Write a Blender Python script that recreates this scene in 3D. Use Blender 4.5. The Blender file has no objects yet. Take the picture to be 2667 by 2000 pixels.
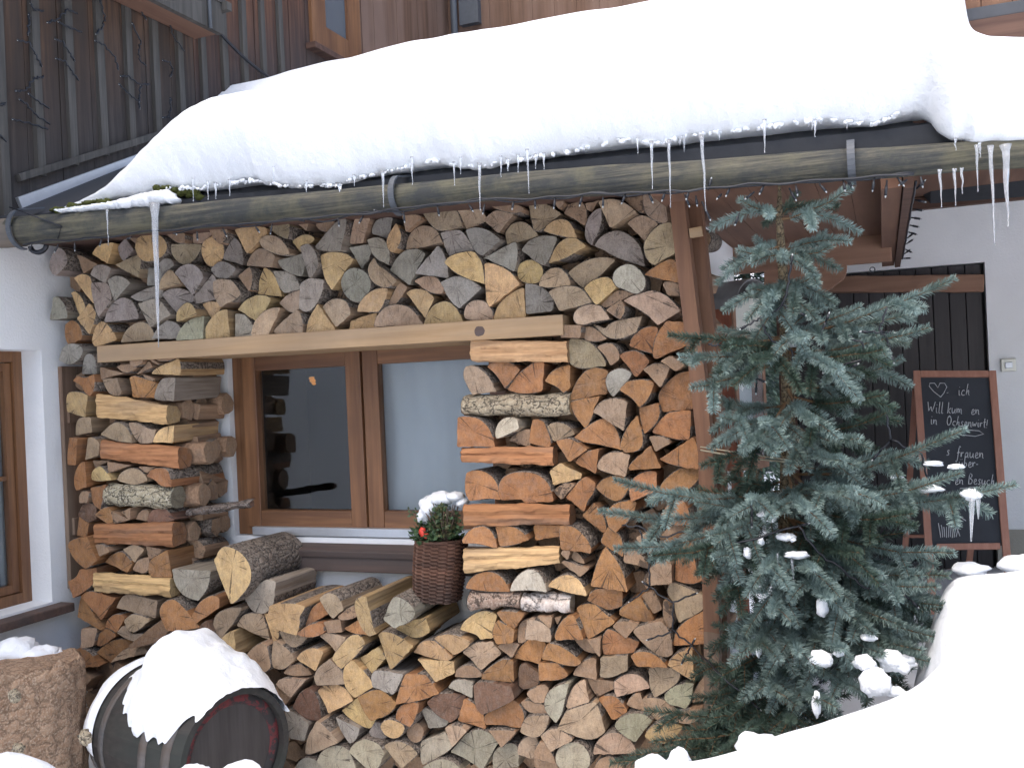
import bpy, bmesh, math, random
from mathutils import Vector, Matrix, noise as mn
R = random.Random(7)
rad = math.radians
SC = bpy.context.scene
COL = SC.collection
V = Vector

# ------------------------------------------------------------------ camera
CAM = V((0.0, -3.7, 1.6)); YAW = rad(21.5); ROLL = 0.045
FPX, CX, CY = 2458.0, 1333.5, 1000.0
_f = V((-math.sin(YAW), math.cos(YAW), 0)); _r0 = V((math.cos(YAW), math.sin(YAW), 0)); _u0 = V((0, 0, 1))
_r = _r0 * math.cos(ROLL) - _u0 * math.sin(ROLL)
_u = _u0 * math.cos(ROLL) + _r0 * math.sin(ROLL)
def ray(u, v): return _f + _r * ((u - CX) / FPX) + _u * ((CY - v) / FPX)
def PY(u, v, y):
    d = ray(u, v); return CAM + d * ((y - CAM.y) / d.y)
def PX(u, v, x):
    d = ray(u, v); return CAM + d * ((x - CAM.x) / d.x)
def PZ(u, v, z):
    d = ray(u, v); return CAM + d * ((z - CAM.z) / d.z)
def PD(u, v, depth): return CAM + ray(u, v) * depth
def proj(p):
    q = p - CAM; d = q.dot(_f); return CX + FPX * q.dot(_r) / d, CY - FPX * q.dot(_u) / d, d
cd = bpy.data.cameras.new('camera'); cam = bpy.data.objects.new('camera', cd); COL.objects.link(cam)
cd.sensor_width = 36; cd.lens = 36 * FPX / 2667; cd.clip_start = 0.05; cd.clip_end = 300
cam.matrix_world = Matrix.Translation(CAM) @ Matrix((_r, _u, -_f)).transposed().to_4x4()
SC.camera = cam

# ------------------------------------------------------------------ materials
class NT:
    def __init__(s, name):
        s.m = bpy.data.materials.new(name); s.m.use_nodes = True
        s.t = s.m.node_tree; s.n = s.t.nodes; s.l = s.t.links
        s.b = s.n['Principled BSDF']
        s.tc = None
    def N(s, typ, **k):
        x = s.n.new(typ)
        for a, b in k.items():
            if a.startswith('i_'):
                key = a[2:]
                x.inputs[int(key) if key.isdigit() else key.replace('_', ' ')].default_value = b
            else: setattr(x, a, b)
        return x
    def L(s, a, b): s.l.new(a, b)
    def obj(s):
        if not s.tc: s.tc = s.N('ShaderNodeTexCoord')
        return s.tc.outputs['Object']
    def map(s, scale, src=None, rot=(0, 0, 0)):
        m = s.N('ShaderNodeMapping'); m.inputs['Scale'].default_value = scale; m.inputs['Rotation'].default_value = rot
        s.L(src or s.obj(), m.inputs['Vector']); return m.outputs[0]
    def noise(s, scale, detail=4, rough=.55, src=None, dist=0):
        n = s.N('ShaderNodeTexNoise'); n.inputs['Scale'].default_value = scale; n.inputs['Detail'].default_value = detail
        n.inputs['Roughness'].default_value = rough; n.inputs['Distortion'].default_value = dist
        s.L(src or s.obj(), n.inputs['Vector']); return n.outputs['Fac']
    def ramp(s, fac, stops):
        r = s.N('ShaderNodeValToRGB'); e = r.color_ramp.elements
        while len(e) < len(stops): e.new(.5)
        for k, (p, c) in zip(e, stops):
            k.position = p; k.color = (c, c, c, 1) if isinstance(c, (int, float)) else (*c, 1)
        s.L(fac, r.inputs[0]); return r.outputs[0]
    def math(s, op, a, b=None, c=None):
        m = s.N('ShaderNodeMath', operation=op)
        for i, q in enumerate((a, b, c)):
            if q is None: continue
            if isinstance(q, (int, float)): m.inputs[i].default_value = q
            else: s.L(q, m.inputs[i])
        return m.outputs[0]
    def mix(s, fac, a, b, mode='MIX'):
        m = s.N('ShaderNodeMix', data_type='RGBA', blend_type=mode)
        for k, q in ((0, fac), (6, a), (7, b)):
            if isinstance(q, (int, float)): m.inputs[k].default_value = q if k == 0 else (q, q, q, 1)
            elif isinstance(q, tuple): m.inputs[k].default_value = (*q, 1)
            else: s.L(q, m.inputs[k])
        return m.outputs[2]
    def bump(s, h, strength=.5, dist=.01, prev=None):
        b = s.N('ShaderNodeBump'); b.inputs['Strength'].default_value = strength; b.inputs['Distance'].default_value = dist
        s.L(h, b.inputs['Height'])
        if prev: s.L(prev, b.inputs['Normal'])
        return b.outputs[0]
    def out(s, col=None, rough=.85, nrm=None, **k):
        if col is not None:
            if isinstance(col, tuple): s.b.inputs['Base Color'].default_value = (*col, 1)
            else: s.L(col, s.b.inputs['Base Color'])
        if isinstance(rough, (int, float)): s.b.inputs['Roughness'].default_value = rough
        else: s.L(rough, s.b.inputs['Roughness'])
        if nrm: s.L(nrm, s.b.inputs['Normal'])
        for a, b in k.items(): s.b.inputs[a.replace('_', ' ')].default_value = b
        return s.m

def mat_wood_end():
    t = NT('wood_end')
    oi = t.N('ShaderNodeObjectInfo')
    sep = t.N('ShaderNodeSeparateXYZ'); t.L(t.obj(), sep.inputs[0])
    x, z = sep.outputs[0], sep.outputs[2]
    r = t.math('SQRT', t.math('ADD', t.math('MULTIPLY', x, x), t.math('MULTIPLY', z, z)))
    off = t.N('ShaderNodeVectorMath', operation='ADD'); t.L(t.obj(), off.inputs[0])
    cmb = t.N('ShaderNodeCombineXYZ'); t.L(t.math('MULTIPLY', oi.outputs['Random'], 37.0), cmb.inputs[1]); t.L(cmb.outputs[0], off.inputs[1])
    P = off.outputs[0]
    n1 = t.noise(14, 5, .6, P); n2 = t.noise(160, 3, .6, P); n3 = t.noise(40, 4, .6, P)
    ring = t.math('SINE', t.math('ADD', t.math('MULTIPLY', r, 900.0), t.math('MULTIPLY', n3, 9.0)))
    c = t.mix(t.ramp(n1, [(.3, 0), (.72, 1)]), t.mix(1.0, oi.outputs['Color'], (1.12, 1.1, 1.06), 'MULTIPLY'), t.mix(1.0, oi.outputs['Color'], (.76, .7, .64), 'MULTIPLY'))
    c = t.mix(t.ramp(n3, [(.45, 0), (.8, .35)]), c, (.23, .21, .19))
    c = t.mix(t.math('MULTIPLY_ADD', ring, .07, .07), c, t.mix(1.0, c, .62, 'MULTIPLY'))
    fb = t.noise(1, 5, .7, t.map((95, 95, 22), P, (0, .6, 0)))
    c = t.mix(t.ramp(n2, [(.35, .45), (.62, 0)]), c, t.mix(1.0, c, .5, 'MULTIPLY')); c = t.mix(t.ramp(fb, [(.36, .38), (.55, 0)]), c, t.mix(1.0, c, .5, 'MULTIPLY'))
    # radial drying cracks
    ang = t.math('ARCTAN2', x, z)
    w = t.math('ADD', t.math('MULTIPLY', ang, 1.3), t.math('MULTIPLY', oi.outputs['Random'], 91.0))
    wn = t.N('ShaderNodeTexNoise', noise_dimensions='1D'); wn.inputs['Scale'].default_value = 1.6; wn.inputs['Detail'].default_value = 2
    t.L(t.math('ADD', w, t.math('MULTIPLY', n3, .16)), wn.inputs['W'])
    d = t.math('ABSOLUTE', t.math('SUBTRACT', wn.outputs['Fac'], .5))
    crk = t.math('LESS_THAN', d, t.math('MULTIPLY', t.math('SUBTRACT', n1, .43), .05))
    c = t.mix(t.math('MULTIPLY', crk, .75), c, (.03, .022, .018))
    h = t.math('ADD', t.math('MULTIPLY', n2, .5), t.math('ADD', n3, t.math('MULTIPLY', crk, -1.2)))
    return t.out(c, .9, t.bump(h, .6, .005))

def mat_wood_side():
    t = NT('wood_split_side')
    oi = t.N('ShaderNodeObjectInfo')
    off = t.N('ShaderNodeVectorMath', operation='ADD'); t.L(t.obj(), off.inputs[0])
    cmb = t.N('ShaderNodeCombineXYZ'); t.L(t.math('MULTIPLY', oi.outputs['Random'], 51.0), cmb.inputs[0]); t.L(cmb.outputs[0], off.inputs[1])
    g = t.noise(1, 6, .62, t.map((70, 3.5, 70), off.outputs[0])); g2 = t.noise(1, 3, .5, t.map((14, 2, 14), off.outputs[0]))
    c = t.mix(t.ramp(g, [(.3, 0), (.7, 1)]), t.mix(1.0, oi.outputs['Color'], (.5, .43, .38), 'MULTIPLY'), t.mix(1.0, oi.outputs['Color'], (1.05, 1.0, .95), 'MULTIPLY'))
    c = t.mix(t.ramp(g2, [(.5, 0), (.75, .6)]), c, (.16, .125, .1))
    return t.out(c, .85, t.bump(g, .7, .006))

def mat_bark(name, c1, c2, c3, sc=38.0, crk=.8):
    t = NT(name)
    wp = t.N('ShaderNodeVectorMath', operation='ADD'); nz = t.N('ShaderNodeTexNoise'); nz.inputs['Scale'].default_value = 18; t.L(t.obj(), nz.inputs['Vector']); sc_ = t.N('ShaderNodeVectorMath', operation='SCALE'); t.L(nz.outputs['Color'], sc_.inputs[0]); sc_.inputs['Scale'].default_value = .06; t.L(sc_.outputs[0], wp.inputs[0]); t.L(t.obj(), wp.inputs[1]); P = t.map((1, .45, 1), wp.outputs[0])
    v = t.N('ShaderNodeTexVoronoi', feature='DISTANCE_TO_EDGE'); v.inputs['Scale'].default_value = sc; t.L(P, v.inputs['Vector'])
    n = t.noise(22, 6, .65); n2 = t.noise(120, 4, .6)
    c = t.mix(t.ramp(n, [(.35, 0), (.65, 1)]), c1, c2)
    c = t.mix(t.ramp(n2, [(.5, 0), (.7, .8)]), c, c3)
    c = t.mix(t.ramp(t.math('ADD', v.outputs['Distance'], t.math('MULTIPLY', t.math('SUBTRACT', n2, .5), .5)), [(.0, crk), (.1, 0)]), c, (.025, .02, .017))
    h = t.math('ADD', t.ramp(v.outputs['Distance'], [(0, 0), (.3, 1)]), n2)
    return t.out(c, .95, t.bump(h, .9, .008))

def mat_wood(name, c1, c2, axis='Z', scale=1.0, rough=.8, stain=None, bs=.4, foot=None):
    """sawn wood, grain along the axis; stain = a third colour in large patches"""
    t = NT(name); k = {'X': (3, 60, 60), 'Y': (60, 3, 60), 'Z': (60, 60, 3)}[axis]
    g = t.noise(1, 6, .6, t.map(tuple(q * scale for q in k))); g2 = t.noise(3.2 * scale, 4, .6)
    k2 = {'X': (.8, 9, 9), 'Y': (9, .8, 9), 'Z': (9, 9, .8)}[axis]
    g3 = t.noise(1, 4, .6, t.map(tuple(q * scale for q in k2)))
    c = t.mix(t.ramp(g, [(.33, 0), (.68, 1)]), c1, c2)
    if stain: c = t.mix(t.ramp(g3, [(.42, 0), (.62, .85)]), c, stain)
    c = t.mix(t.ramp(g2, [(.35, .35), (.6, 0)]), c, t.mix(1.0, c, .5, 'MULTIPLY'))
    if foot:   # boards blackened by splash water and snow above the sloping roof line
        sp = t.N('ShaderNodeSeparateXYZ'); t.L(t.obj(), sp.inputs[0])
        h = t.math('ADD', t.math('SUBTRACT', sp.outputs[2], t.math('MULTIPLY', sp.outputs[1], .45)), t.math('MULTIPLY', t.math('SUBTRACT', g3, .5), 1.6))
        c = t.mix(t.ramp(t.math('MULTIPLY', h, .5), [(.2, .8), (.5, 0)]), c, t.mix(t.ramp(g, [(.35, 0), (.7, 1)]), foot, t.mix(1.0, foot, 2.2, 'MULTIPLY')))
    return t.out(c, rough, t.bump(g, bs, .003))

def mat_gutter():
    t = NT('gutter_wood')
    g = t.noise(1, 6, .7, t.map((2.2, 75, 75))); g2 = t.noise(1, 6, .7, t.map((4.5, 11, 11))); g3 = t.noise(7, 6, .7)
    c = t.mix(t.ramp(g, [(.38, 0), (.62, 1)]), (.022, .024, .022), (.12, .11, .08))
    c = t.mix(t.ramp(g2, [(.43, 0), (.6, .9)]), c, (.03, .034, .035))
    c = t.mix(t.ramp(g3, [(.48, 0), (.7, .6)]), c, (.12, .112, .065))
    return t.out(c, .8, t.bump(g, .9, .008))
def mat_plain(name, col, rough=.6, var=.25, scale=30, bump=.2, bd=.003, **k):
    t = NT(name); n = t.noise(scale, 5, .6)
    c = t.mix(t.ramp(n, [(.3, var), (.65, 0)]), col, t.mix(1.0, col, .55, 'MULTIPLY'))
    return t.out(c, rough, t.bump(n, bump, bd), **k)

M = {}
M['end'] = mat_wood_end(); M['side'] = mat_wood_side()
M['bark'] = mat_bark('log_bark', (.13, .1, .08), (.22, .18, .145), (.3, .27, .23))
M['bark_n'] = mat_bark('lichen_bark', (.3, .26, .17), (.42, .37, .26), (.62, .58, .48), 30)
M['bark_y'] = mat_bark('pale_flaky_bark', (.26, .21, .14), (.46, .38, .26), (.58, .5, .38), 34)
M['bark_t'] = mat_bark('brown_rough_bark', (.22, .14, .1), (.36, .27, .21), (.5, .42, .36), 20)
M['bark_w'] = mat_bark('birch_bark', (.55, .46, .4), (.75, .7, .66), (.38, .3, .26), 15)
M['bark_b'] = mat_bark('dark_wet_bark', (.1, .075, .06), (.19, .15, .125), (.33, .3, .28), 25)
M['stump'] = mat_bark('stump_bark', (.25, .15, .09), (.4, .265, .17), (.5, .4, .3), 22, .4)
def mat_snow():
    t = NT('snow'); n = t.noise(9, 6, .6); n2 = t.noise(140, 4, .7)
    h = t.math('ADD', t.math('MULTIPLY', n, 1.0), t.math('MULTIPLY', n2, .14))
    return t.out((.84, .87, .905), .75, t.bump(h, .55, .035))
M['snow'] = mat_snow()
def mat_ice():
    t = NT('ice'); n = t.noise(60, 3, .6, t.map((1, 1, .3)))
    return t.out((.93, .96, 1.0), .12, t.bump(n, .5, .004), IOR=1.31, Transmission_Weight=.8)
M['ice'] = mat_ice()
def mat_plaster(name, col):
    t = NT(name); n = t.noise(75, 5, .65); n2 = t.noise(2.5, 3, .6)
    c = t.mix(t.ramp(n2, [(.38, .26), (.66, 0)]), col, t.mix(1.0, col, .75, 'MULTIPLY'))
    return t.out(c, .9, t.bump(n, .55, .006))
M['plaster'] = mat_plaster('white_plaster', (.82, .835, .845))
M['plinth'] = mat_plaster('grey_plinth', (.36, .34, .29))
M['beam'] = mat_wood('lintel_wood', (.33, .2, .095), (.5, .33, .175), 'X', .6, .8, (.33, .235, .15))
M['post'] = mat_wood('post_wood', (.13, .06, .033), (.23, .115, .062), 'Z', .6, .75, (.17, .09, .055))
M['post_grey'] = mat_wood('post_wood_weathered', (.12, .075, .05), (.25, .16, .11), 'Z', .6, .85, (.2, .15, .11))
M['frame'] = mat_wood('window_wood', (.15, .068, .03), (.28, .135, .06), 'Z', .6, .5, (.115, .05, .025))
M['frame_h'] = mat_wood('window_wood_crosswise', (.15, .068, .03), (.28, .135, .06), 'X', .6, .5, (.09, .04, .022))
M['sill'] = mat_wood('sill_wood', (.08, .05, .04), (.15, .095, .075), 'X', .6, .7, (.07, .057, .055))
M['dark'] = mat_plain('room_dark', (.02, .02, .02), .9)
M['metal'] = mat_plain('pale_sheet_metal', (.55, .58, .62), .35, .12, Metallic=.6)
M['gutter'] = mat_gutter()
M['gutter_end'] = mat_wood('gutter_end_wood', (.16, .12, .085), (.25, .2, .15), 'X', .5, .85, (.1, .09, .08))
M['iron'] = mat_plain('grey_iron', (.075, .085, .1), .6, .4)
M['case_roof'] = mat_plain('weathered_zinc', (.17, .17, .175), .55, .4)
M['roof'] = mat_plain('roof_felt', (.03, .033, .04), .8, .4)
M['fascia'] = mat_plain('slate_fascia', (.05, .055, .065), .7, .4, 12)
M['clad'] = mat_wood('old_cladding', (.036, .021, .014), (.13, .068, .037), 'Z', .55, .9, (.036, .027, .022), .4, (.025, .024, .024))
M['clad2'] = mat_wood('rust_cladding', (.065, .026, .014), (.19, .08, .038), 'Z', .5, .9, (.04, .028, .025), .4, (.028, .026, .027))
M['clad3'] = mat_wood('smooth_cladding', (.1, .055, .034), (.16, .09, .058), 'Z', .35, .85, (.2, .13, .1), .2)
M['batten'] = mat_wood('grey_batten', (.045, .043, .04), (.115, .107, .095), 'Z', .55, .9, (.05, .045, .04))
M['soffit'] = mat_wood('brown_soffit', (.14, .07, .045), (.2, .105, .066), 'Y', .3, .85, None, .15)
M['brown'] = mat_wood('brown_board', (.2, .105, .066), (.28, .16, .105), 'X', .4, .75, None, .2)
M['dwood'] = mat_wood('dark_brown_board', (.07, .035, .025), (.13, .07, .048), 'X', .4, .8)
M['door'] = mat_wood('door_wood', (.028, .025, .027), (.048, .042, .043), 'Z', .6, .55)
M['redwood'] = mat_wood('redbrown_wood', (.2, .05, .022), (.33, .1, .045), 'Z', .4, .6)
M['cable'] = mat_plain('black_cable', (.012, .014, .02), .5, .2)
M['led'] = mat_plain('led_tip', (.45, .47, .47), .3, .1)
M['board'] = mat_plain('chalkboard', (.035, .04, .05), .8, .5, 6)
M['chalk'] = mat_plain('chalk', (.5, .52, .54), .95, .3, 300)
M['bframe'] = mat_wood('chalkboard_wood', (.33, .15, .1), (.43, .21, .145), 'Z', .6, .6)
M['silver'] = mat_plain('silver_plate', (.55, .55, .5), .4, .2, Metallic=.5)
M['barrel'] = mat_wood('barrel_wood', (.02, .018, .017), (.05, .043, .038), 'X', .6, .75, (.03, .035, .03))
M['barrel_head'] = mat_wood('barrel_head_wood', (.04, .033, .03), (.075, .065, .06), 'Z', .4, .8)
M['hoop'] = mat_wood('rusty_hoop', (.07, .07, .07), (.13, .12, .115), 'X', .5, .6, (.11, .08, .06))
def mat_redrim():
    t = NT('worn_red_paint'); n = t.noise(16, 5, .7)
    c = t.mix(t.ramp(n, [(.48, 0), (.56, 1)]), (.02, .018, .018), (.12, .016, .018))
    return t.out(c, .75, t.bump(n, .3, .003))
M['redrim'] = mat_redrim()
M['wicker'] = mat_wood('wicker', (.05, .022, .014), (.14, .065, .04), 'X', .5, .7, (.03, .016, .012))
M['leaf'] = mat_plain('holly_leaf', (.05, .095, .04), .45, .5, 40)
M['leaf2'] = mat_plain('box_leaf', (.11, .115, .05), .5, .5, 40)
M['twig'] = mat_plain('twig', (.08, .055, .04), .8)
M['ribbon'] = mat_plain('red_ribbon', (.6, .05, .03), .5, .1)
M['moss'] = mat_plain('moss', (.07, .08, .015), .95, .6, 60, .8, .01)
M['string'] = mat_plain('twine', (.4, .36, .26), .8)
def mat_needles(name, a, b):
    t = NT(name); g = t.N('ShaderNodeNewGeometry'); n = t.noise(7, 3, .6)
    c = t.mix(g.outputs['Random Per Island'], a, b)
    c = t.mix(t.ramp(n, [(.42, 0), (.65, .6)]), c, (.04, .065, .04))
    return t.out(c, .55)
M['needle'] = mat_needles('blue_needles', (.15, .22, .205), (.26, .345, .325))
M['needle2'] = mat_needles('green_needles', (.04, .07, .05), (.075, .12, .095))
M['stem'] = mat_plain('spruce_twig_bark', (.17, .1, .05), .85, .5, 60)
M['trunk'] = mat_bark('spruce_bark', (.13, .095, .055), (.23, .175, .1), (.24, .21, .15), 60)
def mat_glass():
    t = NT('window_glass')
    return t.out((.92, .95, .95), .02, None, IOR=1.5, Transmission_Weight=1.0)
M['glass'] = mat_glass()
M['curtain'] = mat_plain('grey_curtain', (.52, .58, .64), .9, .12, 3)
def mat_emit(name, col, s):
    t = NT(name); t.b.inputs['Emission Color'].default_value = (*col, 1); t.b.inputs['Emission Strength'].default_value = s
    return t.out(col, .5)
M['pane_grey'] = mat_plain('upper_pane', (.1, .12, .14), .25, .2, 4)
M['lamp'] = mat_emit('warm_lamp', (1.0, .42, .08), .16)

# ------------------------------------------------------------------ mesh builder
WORLD = {}
class B:
    def __init__(s): s.v = []; s.f = []; s.mi = []; s.sm = []
    def add(s, vs, fs, mi=0, sm=False):
        o = len(s.v); s.v += [tuple(p) for p in vs]
        for f in fs: s.f.append([o + i for i in f]); s.mi.append(mi); s.sm.append(sm)
    def box(s, a, b, mi=0):
        x0, y0, z0 = a; x1, y1, z1 = b
        s.add([(x0, y0, z0), (x1, y0, z0), (x1, y1, z0), (x0, y1, z0), (x0, y0, z1), (x1, y0, z1), (x1, y1, z1), (x0, y1, z1)],
              [(0, 3, 2, 1), (4, 5, 6, 7), (0, 1, 5, 4), (1, 2, 6, 5), (2, 3, 7, 6), (3, 0, 4, 7)], mi)
    def beam(s, p, q, w, h, ref=(0, 0, 1), mi=0, n=1, wob=0):
        """bar from p to q: w wide across, h along ref"""
        p = V(p); q = V(q); d = (q - p).normalized(); sd = d.cross(V(ref)).normalized(); up = sd.cross(d).normalized()
        vs = []; fs = []
        for i in range(n + 1):
            c = p.lerp(q, i / n)
            for a, b in ((-1, -1), (1, -1), (1, 1), (-1, 1)):
                vs.append(c + sd * (a * w / 2 + R.uniform(-wob, wob)) + up * (b * h / 2 + R.uniform(-wob, wob)))
        for i in range(n):
            o = i * 4
            for k in range(4): fs.append((o + k, o + (k + 1) % 4, o + 4 + (k + 1) % 4, o + 4 + k))
        fs += [(3, 2, 1, 0), tuple(n * 4 + k for k in range(4))]
        s.add(vs, fs, mi)
    def tube(s, pts, rs, n=6, mi=0, cap=True, sm=True):
        pts = [V(p) for p in pts]
        if isinstance(rs, (int, float)): rs = [rs] * len(pts)
        vs = []; fs = []; ref = V((0.31, .2, .93))
        for i, p in enumerate(pts):
            d = (pts[min(i + 1, len(pts) - 1)] - pts[max(i - 1, 0)])
            d = d.normalized() if d.length > 1e-9 else V((0, 0, 1))
            a = d.cross(ref)
            if a.length < .1: a = d.cross(V((1, 0, 0)))
            a.normalize(); b = d.cross(a)
            for k in range(n):
                t = 2 * math.pi * k / n; vs.append(p + (a * math.cos(t) + b * math.sin(t)) * rs[i])
        for i in range(len(pts) - 1):
            for k in range(n): fs.append((i * n + k, i * n + (k + 1) % n, (i + 1) * n + (k + 1) % n, (i + 1) * n + k))
        if cap: fs += [tuple(range(n))[::-1], tuple((len(pts) - 1) * n + k for k in range(n))]
        s.add(vs, fs, mi, sm)
    def grid(s, P, mi=0, sm=True, close=False):
        """P[i][j] points"""
        n = len(P); m = len(P[0]); vs = [p for row in P for p in row]; fs = []
        for i in range(n - 1):
            for j in range(m if close else m - 1):
                fs.append((i * m + j, i * m + (j + 1) % m, (i + 1) * m + (j + 1) % m, (i + 1) * m + j))
        s.add(vs, fs, mi, sm)
    def blob(s, c, r, mi=0, amp=.25, fq=1.6, n=14):
        c = V(c); rx, ry, rz = r if isinstance(r, (tuple, list)) else (r, r, r); P = []; o = V((R.random() * 50, 0, 0))
        for i in range(n // 2 + 1):
            th = math.pi * i / (n // 2); row = []
            for j in range(n):
                ph = 2 * math.pi * j / n
                d = V((math.sin(th) * math.cos(ph), math.sin(th) * math.sin(ph), math.cos(th)))
                k = 1 + amp * mn.noise(d * fq + o) + amp * .5 * mn.noise(d * fq * 2.3 + o)
                row.append(c + V((d.x * rx, d.y * ry, d.z * rz)) * k)
            P.append(row)
        s.grid(P, mi, True, True)
    def prune(s):
        used = sorted(set(i for f in s.f for i in f)); mp = {a: k for k, a in enumerate(used)}
        s.v = [s.v[i] for i in used]; s.f = [[mp[i] for i in f] for f in s.f]; return s
    def build(s, name, mats, parent=None, origin=None, bevel=0):
        me = bpy.data.meshes.new(name)
        o = V(origin) if origin is not None else V((0, 0, 0))
        me.from_pydata([(p[0] - o.x, p[1] - o.y, p[2] - o.z) for p in s.v], [], s.f)
        mats = mats if isinstance(mats, (list, tuple)) else [mats]
        for m in mats: me.materials.append(M[m])
        me.polygons.foreach_set('material_index', s.mi); me.polygons.foreach_set('use_smooth', s.sm)
        me.update()
        ob = bpy.data.objects.new(name, me); COL.objects.link(ob); WORLD[ob.name] = o
        if parent: ob.parent = parent; ob.location = o - WORLD[parent.name]
        else: ob.location = o
        if bevel:
            md = ob.modifiers.new('bevel', 'BEVEL'); md.width = bevel; md.segments = 2; md.limit_method = 'ANGLE'
        return ob
def tag(o, label=None, cat=None, group=None, kind=None):
    if label: o['label'] = label
    if cat: o['category'] = cat
    if group: o['group'] = group
    if kind: o['kind'] = kind
    return o
def empty(name, loc, label=None, cat=None, group=None):
    o = bpy.data.objects.new(name, None); COL.objects.link(o); o.location = loc; WORLD[o.name] = V(loc); o.empty_display_size = .05
    return tag(o, label, cat, group)
ORD = ['', 'first', 'second', 'third', 'fourth', 'fifth', 'sixth', 'seventh', 'eighth', 'ninth', 'tenth', 'eleventh', 'twelfth', 'thirteenth',
       'fourteenth', 'fifteenth', 'sixteenth', 'seventeenth', 'eighteenth', 'nineteenth', 'twentieth', '21st', '22nd', '23rd', '24th', '25th', '26th', '27th', '28th', '29th', '30th', '31st', '32nd', '33rd', '34th', '35th']
def sstep(a, b, x):
    t = max(0, min(1, (x - a) / (b - a))); return t * t * (3 - 2 * t)
def interp(tab, x):
    if x <= tab[0][0]: return tab[0][1]
    for (a, p), (b, q) in zip(tab, tab[1:]):
        if x <= b: return p + (q - p) * (x - a) / (b - a)
    return tab[-1][1]
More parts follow.
